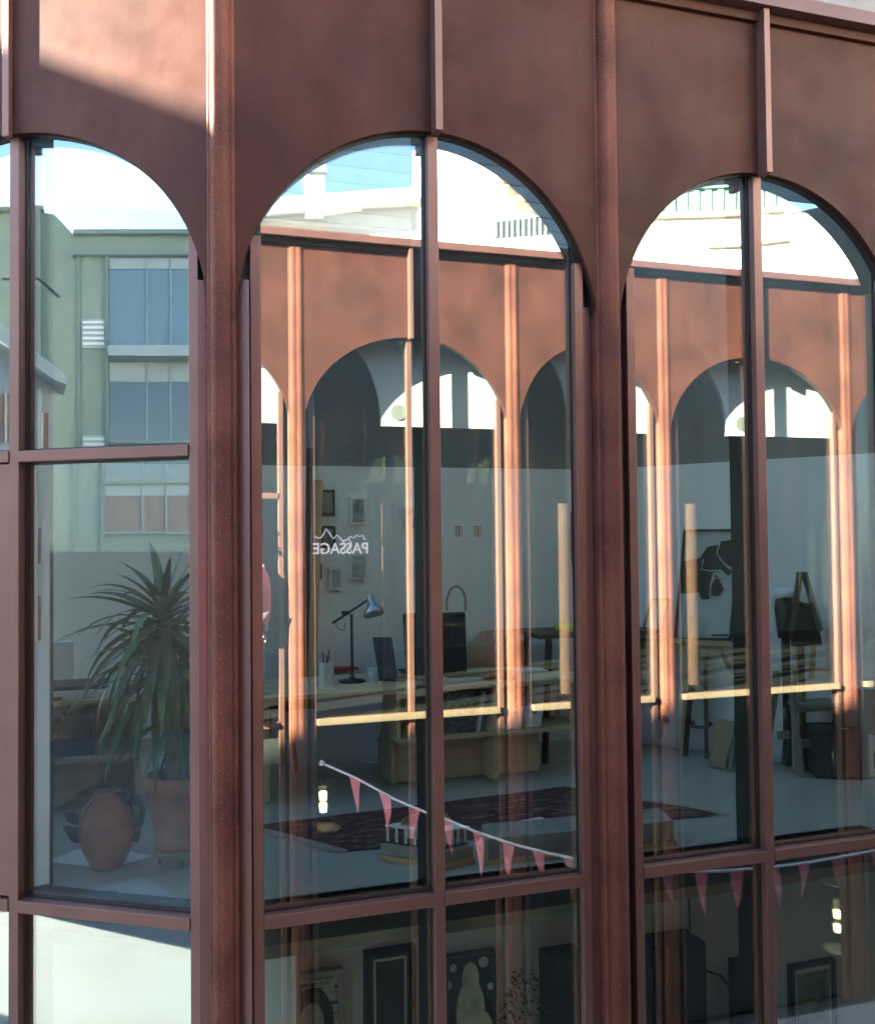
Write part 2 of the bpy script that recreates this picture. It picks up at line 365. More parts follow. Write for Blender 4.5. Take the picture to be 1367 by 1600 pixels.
# ceiling edges round a roof light added to brighten the room
cm = MB()
def slabpiece(pts): cm.prism(pts, (0,0,0), (1,0,0), (0,1,0), (0,0,CEIL), (0,0,CEIL+0.10))
def xr(n): return 5.30-(n-NB-0.14)*0.632+0.06        # inner end of the room at depth n
def xl(n): return S0-(n-NB)*1.53-0.05               # the short facade at depth n
for n0, n1 in ((NB+0.12, 4.36), (6.74, 6.98)): slabpiece([(xl(n0), n0), (xr(n0), n0), (xr(n1), n1), (xl(n1), n1)])
MB().prism([(xl(4.36)+0.1, 4.36), (xr(4.36)-0.1, 4.36), (xr(6.74)-0.1, 6.74), (xl(6.74)+0.1, 6.74)], (0,0,0), (1,0,0), (0,1,0), (0,0,CEIL+0.104), (0,0,CEIL+0.112)).build('added_roof_glass', GLASS2, arc)
BAFF = plain('grey_baffle', (0.58, 0.58, 0.56), 0.8)
n0 = 5.06
while n0 < 6.74:
    MB().box(0.5, xr(n0)-0.12, n0-0.010, n0+0.010, CEIL-0.012, CEIL+0.099).build('sky_hiding_baffle', BAFF, arc); n0 += 0.26  # invented baffles, hide the sky from view but pass its light
struct(cm.build('ceiling', PALE))
# lower floor
LFZ = -4.86
wallseg('wall', GREYW, (-1.05, 5.15), (6.2, 5.15), -4.88, FLOOR-0.31)
polybox('floor', FLOORM, [(6.2, NB+0.13), (6.2, 6.5), (-3.0, 6.5), inA(3.9, 0.13), ic], -4.87, LFZ)
fb = [('wall', PALE, 5.44, 11.2, 6.5, 6.6, FLOOR-0.31, 2.5), ('floor', FLOORM, 5.44, 11.2, NB+0.13, 6.5, FLOOR-0.1, FLOOR-0.012), ('ceiling', DARKW, 5.44, 11.2, NB+0.13, 6.6, 2.3, 2.5), ('wall', GREYW, 11.14, 11.24, NB+0.13, 6.6, -4.88, 2.6), ('wall', GREYW, 6.2, 11.2, 6.5, 6.6, -4.88, FLOOR-0.32)]
for a in fb: struct(MB().box(*a[2:]).build(a[0], a[1]))
# board-marked concrete upstand above the arcade
up = MB().box(S0+1.9, 11.2, NB+0.10, NB+0.32, ZP+0.08, ZP+0.42).build('concrete_upstand', CONC, arc)
# ---------------------------------------------------------------- facing arcade (behind the photographer, seen in the glass)
fac = thing('facing_arcade', 'sunlit orange steel arcade building reflected in the tall glass panes', 'building', (-2.5, 0, -4.9))
FO = Facade(fac, (0, -0.08), (1, 0), (0, 1))
FO.glazing = GLASS2
cO = [-2.55, -0.55, 1.446, 3.446, 5.133, 7.316, 9.3, 11.3, 13.3, 15.3]; mO = [-1.55, 0.45, 2.484, 4.20, 6.16, 8.3, 10.3, 12.3, 14.3]
for k in range(9): FO.bay(cO[k], mO[k], cO[k+1], open_=(k == 1), post=False, riv=False)
for t in cO: FO.column(t, wid=0.15, riv=False, nose=0.010)
FO.cap(-2.62, 15.4)
CHARW = plain('charcoal_wall', (0.05,0.05,0.05), 0.8)
def fbox(name, mat, *a):
    o = MB().box(*a).build(name, mat); struct(o); return o
CARPET = plain('dark_carpet', (0.010, 0.010, 0.011), 0.95, 0.2, 20, spec=0.1)
fbox('floor', CARPET, -2.5, 15.3, -5.0, -0.17, FLOOR-0.12, FLOOR-0.012)
fbox('floor', CARPET, -2.5, 15.3, -5.0, -0.17, -4.87, -4.86)
fbox('wall', CHARW, -2.5, 15.3, -5.1, -5.0, -4.87, FLOOR-0.13)
fbox('wall', CHARW, -2.5, 15.3, -5.1, -5.0, FLOOR-0.12, 1.1)
fbox('wall', CHARW, -2.5, 15.3, -5.1, -5.0, 1.104, 2.6)
fbox('wall', DARKW, -2.6, -2.5, -5.1, -0.13, -4.87, 2.6)
fbox('wall', DARKW, 15.3, 15.4, -5.1, -0.13, -4.87, 2.6)
MB().box(-2.45, 1.55, -0.26, -0.20, -4.86, FLOOR-0.13).build('sun_block_panel', CHARW, fac)  # panel added to keep sun stripes off the lower floor
fbox('ceiling', CHARW, -2.6, 15.4, -5.1, -0.13, 2.5, 2.62)
# white lining with curved ends standing behind the glass of the facing arcade
for k in range(1, 6):
    a, b = cO[k], cO[k+1]; hw = (b-a)
    poly = [(a+0.22*hw/2, 2.48)]
    for q in range(13):
        an = math.pi/2*q/12; poly.append((a+0.08*hw+0.34*hw*math.sin(an), 1.05+0.95*math.cos(an)**1.0))
    poly += [(b+0.18, 1.05), (b+0.18, 2.48)]
    MB().prism(poly, (0,0,0), (1,0,0), (0,0,1), (0,-0.36,0), (0,-0.32,0)).build('arched_lining', WHITE, fac)
    MB().tube([(a+0.50*hw,-0.318,1.18),(a+0.50*hw,-0.31,1.18)], 0.075, 20).build('round_vent', DARKW, fac)
SILLW = plain('pale_sill', (0.17,0.14,0.092), 0.8, spec=0.2)
for k in range(2, 7): FO.box('sill_board', SILLW, cO[k]+0.17, cO[k+1]-0.17, 0.009, 0.045, FLOOR-0.052, FLOOR+0.004)
POST = plain('pink_buff_post', (0.075,0.038,0.027), 0.9, spec=0.1)
for x, y in ((606, 900), (872, 900), (1079, 900)):
    p = W(x, y, 8.95); MB().lathe((p.x, 8.38-8.95, 0), [(0.062, FLOOR), (0.062, 0.34)], 16).build('round_post', POST, fac)
# ---------------------------------------------------------------- the town round about, seen only in the glass
NA = V((*oA, 0)); PA0 = V((S0, NB, 0)) - NA*0.059
def mirA(p): p = V(p); return p - NA*(2*((p-PA0).dot(NA)))
def mirB(p): return V((p[0], 8.30-p[1], p[2]))
class Screen:
    """a facade plane facing the viewer in the mirror world, given in photograph coordinates"""
    def __init__(s, root, x, depth, mir): 
        s.root, s.mir = root, mir; d = ray(x, 840); s.h = V((d.x, d.y, 0)).normalized(); s.D = depth
    def P(s, x, y, off=0.0, ground=False):
        d = ray(x, y); p = d*(s.D/d.dot(s.h)) + s.h*off
        if ground: p.z = -4.9
        return p
    def poly(s, name, mat, pts, o0, o1, parent=None, bevel=0):
        a = [s.mir(s.P(*p, o0)) if len(p) == 2 else s.mir(s.P(p[0], p[1], o0, True)) for p in pts]
        b = [s.mir(s.P(*p, o1)) if len(p) == 2 else s.mir(s.P(p[0], p[1], o1, True)) for p in pts]
        if s.proj:      # keep the back outline the same size as the front one
            hh = s.mir(s.h)-s.mir(V((0,0,0))); b = [q+hh*(o1-o0) for q in a]
        n = len(a)
        m = MB().add(a+b, [tuple(range(n)), tuple(range(2*n-1, n-1, -1))]+[(i, (i+1) % n, n+(i+1) % n, n+i) for i in range(n)])
        return m.build(name, mat, parent or s.root, bevel)
    proj = True
    def rect(s, name, mat, x0, x1, y0, y1, o0, o1, parent=None): return s.poly(name, mat, [(x0,y0),(x1,y0),(x1,y1),(x0,y1)], o0, o1, parent)
GREEN = plain('green_render', (0.22, 0.275, 0.22), 0.85, 0.08, 0.6)
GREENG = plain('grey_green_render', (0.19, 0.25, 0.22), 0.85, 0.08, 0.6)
BLIND = plain('pale_shutter', (0.32, 0.38, 0.385), 0.6, 0.05, 1)
BLUEG = M('blue_window_glass', 0.05, 1.0).col((0.10, 0.16, 0.18)).m
DGLASS = M('dark_window_glass', 0.04, 1.0).col((0.02, 0.025, 0.025)).m
TRIM = plain('white_trim', (0.72, 0.74, 0.74), 0.6, 0.04, 2)
BRICK = plain('brown_brickwork', (0.22, 0.13, 0.09), 0.85, 0.25, 9)
gb = thing('green_apartment_block', 'tall green rendered apartment block with stacked windows, mirrored in left pane', 'building', (-20, -4, -4.9))
sg = Screen(gb, 180, 26, mirA)
sg.poly('wall', GREEN, [(-260,333),(62,331),(80,334),(110,366),(520,372),(520,1250,1),(-260,1250,1)], 0, 7)
sg.rect('roof_edge', GREENG, 110, 520, 362, 368.5, -0.25, 0.3)
sg.rect('roof_edge', GREENG, -260, 64, 325, 331.5, -0.25, 0.3)
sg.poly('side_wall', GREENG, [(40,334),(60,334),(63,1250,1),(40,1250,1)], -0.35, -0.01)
sg.poly('wall_rib', GREENG, [(117,402),(120.5,402),(120.5,1250,1),(117,1250,1)], -0.10, -0.01)
sg.poly('wall_rib', GREENG, [(161,402),(164.5,402),(164.5,1250,1),(161,1250,1)], -0.16, -0.01)
sg.rect('cornice', GREENG, 110, 520, 397, 402, -0.3, 0.02)
def gwin(y0, y1, ymid, mat_top, mat, xs=(165, 225, 262, 300, 345, 400)):
    for a, b in zip(xs[:-1], xs[1:]):
        f = sg.rect('window', mat, a+1.2, b-1.2, ymid, y1, -0.02, 0.02)
        sg.rect('blind', mat_top, a+1.2, b-1.2, y0, ymid-0.5, -0.06, -0.01)
        sg.rect('window_bar', BLIND, b-0.9, b+0.9, y0, y1, -0.12, 0.0)
    sg.rect('sill', GREENG, xs[0]-2, xs[-1], y1, y1+4, -0.25, 0.0)
gwin(404, 548, 421, BLIND, BLUEG); gwin(566, 690, 597, BLIND, DGLASS); gwin(704, 752, 716, GREENG, DGLASS); gwin(758, 830, 775, BLIND, BRICK)
DIMBAND = plain('dark_band_tone', (0.05, 0.042, 0.035), 0.6, 0.3, 3)
sg.poly('dark_reflection_band', DIMBAND, [(-250,862),(515,862),(515,1250,1),(-250,1250,1)], -0.3, -0.01)  # dark band added so the left pane reflects less over the plants
for y in (498, 680):
    f = sg.rect('louvre_window', BLIND, 123, 160, y, y+46, -0.05, 0.0)
    for q in range(5): sg.rect('louvre', TRIM, 125, 158, y+4+q*8.4, y+8+q*8.4, -0.10, -0.05, f)
sg.rect('balcony_slab', BLIND, 165, 420, 549, 565, -0.9, 0.0)
def wire(pts, r, lab):
    tag(MB().tube([sg.mir(p) for p in pts], r, 6).build('overhead_wire', BLACK), lab, 'wire', 'overhead wires')
wire([sg.P(40, 531, -6), sg.P(85, 531, -6), sg.P(110, 553, -6)], 0.03, 'short dark wire sagging across the green apartment block mirrored on the left')
# white house with an eave, at the left edge of the left pane
wh = thing('white_house', 'white house with sloping eave and downpipes mirrored at the left pane edge', 'house', (-13, 0, -4.9))
HOUSEW = plain('grey_white_render', (0.36,0.39,0.40), 0.8, 0.08, 1)
sw = Screen(wh, 30, 15, mirA)
sw.poly('wall', HOUSEW, [(-60,500),(-40,508),(80,600),(80,1250,1),(-60,1250,1)], 0, 8)
sw.poly('eave', BLIND, [(-70,478),(-40,490),(97,598),(97,612),(78,604),(-70,500)], -0.7, 0.4)
for x0, x1, y0, y1 in ((-8, 14, 615, 690), (53, 72, 645, 700), (40, 62, 726, 800), (-10, 20, 760, 850), (42, 66, 825, 880), (40, 66, 930, 1000)):
    f = sw.rect('window', BRICK, x0, x1, y0, y1, -0.03, 0.02); sw.rect('window_frame', TRIM, (x0+x1)/2-1.2, (x0+x1)/2+1.2, y0, y1, -0.07, -0.031, f)
for x in (44, 55): MB().tube([sw.mir(sw.P(x, 610, -0.12)), sw.mir(sw.P(x, 1000, -0.12))], 0.05, 8).build('downpipe', BLIND, wh)
# unseen gable shaped to keep the sun off the lower facade and the roof
hh = V((-math.cos(PHI), math.sin(PHI), 0)); ll = V((math.sin(PHI), math.cos(PHI), 0)); te = math.tan(ELEV); HO = 13.0
pts = []
def sill(p): return (V(p).dot(ll), p[2] + (HO-V(p).dot(hh))*te)
def onA(x, y):
    d = ray(x, y); nA = NA; p0 = V((S0, NB, 0)); return d*(p0.dot(nA)/d.dot(nA))
prof = [sill((1.2, 0, -1.64)), sill((5.1, 0, -1.64)), sill(onA(335, 178)), sill(onA(40, 72))]
prof = [(0.2, prof[0][1]-0.3)] + prof + [(4.5, prof[-1][1]+0.15), (4.55, 8.6), (9.0, 8.6), (11, 6.0)]
ng = thing('shading_gable', 'unseen gable wall shaped to shade the lower facade, outside the left edge', 'house', (-14, 8, -4.9))
MB().prism([(0.2, -4.9)]+prof+[(11, -4.9)], hh*HO, ll, (0,0,1), (0,0,0), hh*0.4).build('shading_wall', TRIM, ng)
# houses behind the facing arcade
CREAM = plain('cream_render', (0.70, 0.62, 0.48), 0.85, 0.06, 1)
SHADEW = plain('brown_grey_shade', (0.10, 0.09, 0.075), 0.85, 0.08, 1)  # dark tone stands in for the shade on the upper wall
AWN = plain('cream_awning', (0.30, 0.27, 0.17), 0.8, 0.05, 3)
TEAL = plain('teal_screen', (0.07, 0.20, 0.165), 0.7, 0.12, 5)
STONE = plain('grey_stone', (0.25, 0.24, 0.21), 0.9, 0.3, 12, bump=0.4)
TILE = plain('pale_roof', (0.26, 0.21, 0.16), 0.85, 0.12, 4)
h1 = thing('low_white_house', 'low sunlit white house with stone-capped chimney above the mirrored arcade', 'house', (3, -8, -4.9))
s1 = Screen(h1, 360, 16.5, mirB)
s1.poly('wall', WHITE, [(120,352),(655,322),(655,1150,1),(120,1150,1)], 0, 4)
s1.poly('eave', WHITE, [(100,349),(662,305),(662,322),(100,362)], -0.45, 4.2)
ch = s1.rect('chimney', WHITE, 479, 507, 286, 345, -0.44, -0.1)
for q, (a, b, y0, y1) in enumerate(((476, 510, 280, 285.5), (480, 508, 275, 279.5), (477, 509, 270, 274.5), (483, 503, 266, 269.5))): s1.rect('cap_stone', STONE, a, b, y0, y1, -0.5+0.03*q, -0.05-0.03*q, ch)
an = MB(); a0 = s1.P(474, 305, -0.3); an.tube([mirB(a0), mirB(s1.P(473, 238, -0.3))], 0.012, 6)
for y, wd in ((262, 9), (270, 7), (277, 5)): an.tube([mirB(s1.P(473-wd, y+1, -0.3)), mirB(s1.P(473+wd, y-1, -0.3))], 0.008, 5)
an.build('antenna', BLACK, h1)
aw = thing('scalloped_awning', 'cream awning with scalloped edge under the mirrored white eave', 'awning', (4, -8, 1), 'awnings above the mirrored arcade')
s2 = Screen(aw, 360, 16.0, mirB)
s2.poly('canopy', AWN, [(478,337),(568,331),(560,343),(486,352)], -0.6, -0.5)
for q in range(14):
    x = 486+q*5.4; y = 352-q*0.65; s2.poly('scallop', AWN, [(x,y-1),(x+5,y-1.6),(x+4.6,y+4),(x+2.5,y+5.5),(x+0.6,y+4.4)], -0.6, -0.57)
TANW = plain('tan_render', (0.30,0.25,0.18), 0.85)
h2 = thing('tall_white_house', 'tall overexposed white house with flat top beside blue sky in the glass', 'house', (7, -9, -4.9))
s3 = Screen(h2, 800, 19, mirB)
s3.poly('wall', WHITE, [(648,236),(694,232),(694,226),(755,214),(1010,206),(1010,1150,1),(648,1150,1)], 0, 6)
s3.rect('bay_wall', TANW, 773, 850, 247, 286, -0.6, -0.002)
s3.rect('chimney', CREAM, 706, 714, 207, 226, 1, 1.4)
for x0, x1, y0, y1 in ((786, 868, 300, 309), (800, 880, 322, 330)):
    s3.poly('canopy', AWN, [(x0,y0+8),(x1,y0),(x1,y1),(x0,y1+8)], -0.9, -0.3)
LATT2 = plain('lattice_bar', (0.15,0.17,0.13), 0.8)
LATT = plain('lattice_green', (0.26,0.29,0.23), 0.8)
lat = thing('lattice_railing', 'grey-green lattice balcony railing mirrored right of the window bar', 'railing', (8, -8, 1))
s4 = Screen(lat, 830, 18, mirB)
s4.poly('panel', LATT, [(768,362),(905,346),(905,378),(768,388)], -0.6, -0.56)
for q in range(16): s4.poly('bar', LATT2, [(770+q*8.4,360-q*0.95),(771.4+q*8.4,360-q*0.95),(771.4+q*8.4,387-q*0.6),(770+q*8.4,387-q*0.6)], -0.66, -0.61)
h3 = thing('balcony_house', 'white house with long balcony and shaded upper wall in the right-hand glass', 'house', (12, -8, -4.9))
s5 = Screen(h3, 1180, 19, mirB)
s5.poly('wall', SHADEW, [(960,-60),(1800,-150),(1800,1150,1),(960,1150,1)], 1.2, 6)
s5.poly('roof_overhang', WHITE, [(950,-60),(1810,-150),(1810,-130),(950,-40)], -1.2, 6)
s5.poly('front_wall', WHITE, [(960,360),(1180,353),(1800,285),(1800,1150,1),(960,1150,1)], -0.6, 1.19)
s5.poly('balcony_slab', TILE, [(960,353),(1180,346),(1180,352.5),(960,359.5)], -0.75, 1.19); s5.poly('balcony_slab', TILE, [(1180.5,346),(1800,277),(1800,284.5),(1180.5,352.5)], -0.75, 1.19)
s5.poly('ledge', SHADEW, [(1115,399),(1170,397),(1230,390),(1230,393),(1170,400),(1115,402)], -0.68, -0.6)
for q in range(44):
    x = 1000+q*9.2; yb = 353-(x-960)*0.032 if x < 1180 else 346-(x-1180)*0.111; zt = 38
    o0 = -0.55+0.05*(q % 2)
    s5.poly('screen_strip', TEAL, [(x,yb-zt),(x+8.6,yb-zt),(x+8.6,yb-1),(x,yb-1)], o0, o0+0.03)
s5.poly('hand_rail', TEAL, [(995,310),(1180,303),(1180,306.5),(995,313.5)], -0.6, -0.45); s5.poly('hand_rail', TEAL, [(1180.5,303),(1400,279),(1400,282.5),(1180.5,306.5)], -0.6, -0.45)
# ---------------------------------------------------------------- materials for the contents
def ply():
    m = M('plywood', 0.55); st = m.noise(7, 5, 0.6, (0.35, 1, 3)); kn = m.noise(5.5, 1)
    c = m.ramp(st, [(0.3, (0.46, 0.34, 0.21)), (0.7, (0.62, 0.50, 0.34))])
    m.col(m.mix(m.ramp(kn, [(0.70, (0,0,0)), (0.76, (1,1,1))]), c, (0.20, 0.11, 0.06))); return m.m
PLY = ply()
WOOD = plain('light_timber', (0.48, 0.33, 0.19), 0.55, 0.2, 8)
DWOOD = plain('dark_timber', (0.06, 0.035, 0.025), 0.5, 0.3, 8)
GWOOD = plain('grey_green_timber', (0.20, 0.22, 0.19), 0.6, 0.15, 8)
CARD = plain('cardboard', (0.33, 0.23, 0.14), 0.8, 0.1, 6)
TERRA = plain('terracotta', (0.46, 0.20, 0.13), 0.8, 0.25, 7, bump=0.15, bscale=40)
SOIL = plain('potting_soil', (0.05, 0.03, 0.02), 0.95, 0.4, 30, bump=0.5)
def leafm(name, a, b, rough=0.4):
    m = M(name, rough, 0.5); m.col(m.ramp(m.noise(14, 4), [(0.3, a), (0.7, b)])); m.b.inputs['Subsurface Weight'].default_value = 0.0; return m.m
YUC = leafm('yucca_leaf', (0.04, 0.13, 0.045), (0.10, 0.25, 0.075)); YUC2 = leafm('yucca_leaf_dark', (0.022, 0.07, 0.035), (0.05, 0.13, 0.055))
BROAD = leafm('broad_leaf', (0.012, 0.04, 0.035), (0.03, 0.075, 0.05), 0.3); DRY = plain('dry_leaf', (0.38, 0.28, 0.15), 0.8)
BARK = plain('grey_bark', (0.20, 0.16, 0.12), 0.9, 0.4, 25, bump=0.8, bscale=30)
MATB = plain('matt_black', (0.014, 0.014, 0.016), 0.6, 0.2, 5)
CHAR = plain('charcoal', (0.045, 0.045, 0.05), 0.6, 0.15, 5)
STEEL = plain('brushed_steel', (0.45, 0.45, 0.44), 0.3, 0.05, 8, metal=0.9)
PAPER = plain('white_paper', (0.78, 0.78, 0.75), 0.8, 0.03, 3)
BOXW = plain('white_plastic', (0.74, 0.76, 0.80), 0.45, 0.03, 3)
NAVY = plain('navy_box', (0.015, 0.03, 0.07), 0.6, 0.2, 4)
PINK = plain('pink_cloth', (0.85, 0.13, 0.20), 0.85, 0.08, 8)
PENN = plain('pink_pennant', (0.80, 0.22, 0.27), 0.8, 0.1, 8)
CORD = plain('white_cord', (0.80, 0.80, 0.82), 0.8, 0.05, 9)
YELL = plain('lime_cushion', (0.55, 0.60, 0.10), 0.8)
RED = plain('red_print', (0.55, 0.06, 0.035), 0.7); TAN = plain('tan_wicker', (0.50, 0.27, 0.17), 0.8, 0.2, 40)
FRINGE = plain('rug_fringe', (0.45, 0.42, 0.38), 0.95)
def rugm():
    m = M('woven_rug', 0.95, 0.1); a = m.noise(22, 5, 0.7, (0.35, 1.6, 1)); b = m.noise(60, 4, 0.7, (0.5, 2, 1))
    c = m.ramp(a, [(0.34, (0.04, 0.022, 0.026)), (0.48, (0.13, 0.045, 0.045)), (0.57, (0.24, 0.12, 0.11)), (0.66, (0.46, 0.39, 0.35))])
    m.col(m.mix(m.ramp(b, [(0.45, (0,0,0)), (0.62, (1,1,1))]), c, (0.035, 0.018, 0.022))); m.bump(b, 0.6, 0.008); return m.m
RUG = rugm()
BAGM = M('clear_film', 0.25, 0.6).col((0.50, 0.55, 0.56)).m
def emis(name, c, k):
    m = M(name, 0.4); m.b.inputs['Emission Color'].default_value = (*c, 1); m.b.inputs['Emission Strength'].default_value = k; m.col((0.8, 0.7, 0.5)); return m.m
BULB = emis('warm_bulb', (1, 0.85, 0.5), 0.5)
# ---------------------------------------------------------------- details on the arcade itself
def bracket(F_, t, w_=0.085): F_.box('bracket', MATB, t-w_/2, t+w_/2, -0.115, -0.068, FLOOR-0.145, FLOOR-0.056)
for t in (0.85, 0.21): bracket(FB, t)
for t in (1.70, 2.60, 3.36): bracket(FB, t)
for t in (0.93, 0.20): bracket(FA, t)
# lettering on the glass, reads from inside
def textmesh(name, body, size, mat, parent, M4, ext=0.0006):
    cu = bpy.data.curves.new(name, 'FONT'); cu.body = body; cu.size = size; cu.extrude = ext; cu.align_x = 'CENTER'; cu.offset = 0.0007
    to = bpy.data.objects.new(name, cu); COL.objects.link(to); bpy.context.view_layer.update()
    me = bpy.data.meshes.new_from_object(to.evaluated_get(bpy.context.evaluated_depsgraph_get())); COL.objects.unlink(to); bpy.data.objects.remove(to)
    me.transform(M4); o = bpy.data.objects.new(name, me); COL.objects.link(o); me.materials.append(mat)
    if parent is not None: put(o, parent)
    return o
VINYL = plain('white_vinyl', (0.93, 0.94, 0.86), 0.6, 0.02, 3, bump=0)
nG = NB+0.0505
cA_, cB_ = W(490, 868, nG), W(575, 862, nG); mid = (cA_+cB_)/2
M4 = Matrix.Translation((mid.x, nG, W(532, 865, nG).z+E)) @ Matrix(((-0.92,0,0,0),(0,0,1,0),(0,1,0,0),(0,0,0,1)))
lg = textmesh('window_lettering', 'PASSAGE', 0.068, VINYL, None, M4)
tag(lg, 'mirror-written white PASSAGE lettering under a mountain outline on the glass', 'lettering')
def stroke(pix, r=0.0026): 
    return MB().tube([W(x, y, nG) for x, y in pix], r, 4).build('mountain_outline', VINYL, lg)
stroke([(491,841),(494,838),(497,841),(502,840),(506,834),(510,826),(514,832),(518,838),(521,842),(526,836),(530,839),(534,843),(538,848),(541,853),(537,858),(541,863),(536,866)])
stroke([(536,846),(543,843),(548,838),(553,841),(558,836),(562,839),(566,836),(571,844)]); stroke([(545,842),(549,848),(545,855),(550,861),(546,866)])
# ---------------------------------------------------------------- upper room: plants at the corner window
def blade(base, d, L, wid, droop, mat, parent, seg=7, twist=0.0, name='leaf', curl=0.25):
    d = V(d).normalized(); side = d.cross(V((0,0,1)))
    if side.length < 1e-3: side = V((1,0,0))
    side.normalize(); side = Matrix.Rotation(twist, 3, d) @ side
    p = V(base); m = MB(); L0 = L/seg; vs = []; dd = d.copy()
    for i in range(seg+1):
        t = i/seg; wd = wid*(0.55+0.45*min(1, t*4))*(1-t**2.6) + 0.0005
        nrm = side.cross(dd).normalized()
        vs += [p-side*wd*0.5+nrm*wd*curl*0.5, p, p+side*wd*0.5+nrm*wd*curl*0.5]
        dd = (dd + V((0,0,-droop/seg*(0.4+1.2*t)))).normalized(); p = p + dd*L0
    fs = []
    for i in range(seg): a = i*3; fs += [(a, a+1, a+4, a+3), (a+1, a+2, a+5, a+4)]
    m.add(vs, fs, True); return m.build(name, mat, parent)
yp = V((0.245, 4.93, FLOOR))
yu = thing('yucca_plant', 'tall yucca with long sword leaves in large terracotta pot on wheels', 'potted plant', yp)
MB().lathe(yp, [(0.0,0.075),(0.108,0.075),(0.115,0.105),(0.108,0.115),(0.143,0.34),(0.148,0.345),(0.160,0.35),(0.163,0.42),(0.156,0.43),(0.142,0.43),(0.138,0.39),(0.0,0.39)], 36).build('pot', TERRA, yu)
MB().lathe(yp, [(0.0,0.392),(0.137,0.392),(0.137,0.396),(0.0,0.398)], 24).build('soil', SOIL, yu)
st = MB().lathe(yp, [(0.0,0.045),(0.115,0.045),(0.118,0.074),(0.0,0.0745)], 24).build('wheeled_stand', CARD, yu)
for k in range(4):
    a = 0.9+k*math.pi/2; c = yp+V((0.088*math.cos(a-2.3), 0.088*math.sin(a-2.3), 0.023))
    wch = MB().tube([c+V((-0.008,0,0)), c+V((0.008,0,0))], 0.022, 12).build('caster', CHAR, st); MB().tube([c+V((0,0,0.0)), c+V((0,0,0.024))], 0.008, 6).build('fork', STEEL, wch)
rnd = random.Random(11)
trs = [[(0,0,0.39),(-0.01,-0.01,0.65),(-0.06,-0.02,0.95),(-0.065,-0.03,1.24)], [(0.03,0.03,0.39),(0.03,0.03,0.62),(0.06,0.05,0.82)], [(-0.02,0.03,0.39),(-0.03,0.04,0.7),(-0.10,0.05,1.02)]]
for tr in trs: MB().tube([yp+V(q) for q in tr], [0.030,0.027,0.024,0.022][:len(tr)], 10).build('trunk', BARK, yu)
for hi, (tr, cnt, L0) in enumerate(((trs[0], 74, 0.47), (trs[1], 28, 0.40), (trs[2], 44, 0.44))):
    tip = yp+V(tr[-1])
    for k in range(cnt):
        t = k/cnt; az = k*2.39996+hi; el = 1.15-2.0*t+rnd.uniform(-.2,.2)
        d = V((math.cos(az)*math.cos(el), math.sin(az)*math.cos(el), math.sin(el)))
        base = tip+V((0,0,-0.16*t))+d*0.012; L = L0*rnd.uniform(0.75,1.15)*(0.7+0.5*min(1,t*2)); 
        blade(base, d, L, rnd.uniform(0.042,0.060), rnd.uniform(0.9,2.3)*(0.45+t), YUC if rnd.random() < 0.6 else YUC2, yu, 7, rnd.uniform(-.5,.5))
for k in range(2): blade(yp+V((0.02+0.03*k,-0.06,1.0)), (0.25,-0.4,-0.5), 0.3, 0.014, 1.6, DRY, yu, 7, 0.6)
vp = V((-0.085, 4.985, FLOOR))
va = thing('terracotta_vase', 'squat terracotta vase holding dark broad leaves, left of the yucca', 'vase', vp)
MB().lathe(vp, [(0.0,0.0),(0.075,0.0),(0.085,0.02),(0.118,0.09),(0.138,0.17),(0.132,0.23),(0.105,0.29),(0.072,0.325),(0.062,0.345),(0.066,0.36),(0.058,0.362),(0.052,0.34),(0.0,0.32)], 36).build('body', TERRA, va)
def broad(base, tip, wid, parent, mat=BROAD, fold=0.25, name='leaf'):
    base, tip = V(base), V(tip); ax = tip-base; L = ax.length; ax.normalize(); sd = ax.cross(V((0.2,-1,0.2))).normalized(); nm = sd.cross(ax); vs = []; N = 9
    for i in range(N+1):
        t = i/N; wd = wid*(math.sin(math.pi*t**0.75)**0.8 if 0 < t < 1 else 0.0)*(1+0.10*math.sin(9*t+base.x*40))+0.0008; q = base+ax*L*t+nm*L*0.12*math.sin(math.pi*t)-V((0,0,L*0.25*t*t))
        vs += [q-sd*wd*0.5+nm*wd*fold, q, q+sd*wd*0.5+nm*wd*fold]
    fs = []
    for i in range(N): a = i*3; fs += [(a,a+1,a+4,a+3),(a+1,a+2,a+5,a+4)]
    return MB().add(vs, fs, True).build(name, mat, parent)
neck = vp+V((0,0,0.35))
for (x0,y0,x1,y1,wd) in ((140,1282,156,1232,0.085),(176,1275,190,1232,0.11),(186,1262,216,1304,0.12),(178,1250,205,1230,0.08),(122,1290,100,1262,0.05),(128,1318,98,1276,0.06),(120,1310,110,1285,0.045),(205,1240,222,1282,0.07)):
    a = W(x0,y0,vp.y-0.02*rnd.random()); b = W(x1,y1,vp.y+rnd.uniform(-.06,.05)); broad(a, b, wd, va)
    MB().tube([neck, (neck+a)/2+V((0,0,0.03)), a], 0.004, 5).build('stem', YUC2, va)
lp = W(70,1290,5.1)
lf = thing('leafy_plant', 'blue-green leaf of a plant at the left edge of the corner window', 'plant', (lp.x, 5.1, FLOOR))
for (a, b, wd) in (((40,1300),(78,1246),0.10), ((45,1300),(62,1240),0.07)): broad(W(*a,5.1), W(*b,5.1), wd, lf)
MB().tube([W(45,1300,5.1), V((W(40,1330,5.1).x, 5.1, FLOOR))], 0.005, 5).build('stem', YUC2, lf)
pp = [Zf(70,1345), Zf(140,1318), Zf(238,1335), Zf(180,1355)]
tag(MB().hexa([p+V((0,0,-0.010)) for p in pp], [p+V((0,0,-0.008)) for p in pp]).build('paper_sheet', PAPER), 'large white sheet lying on floor behind the terracotta vase', 'paper')
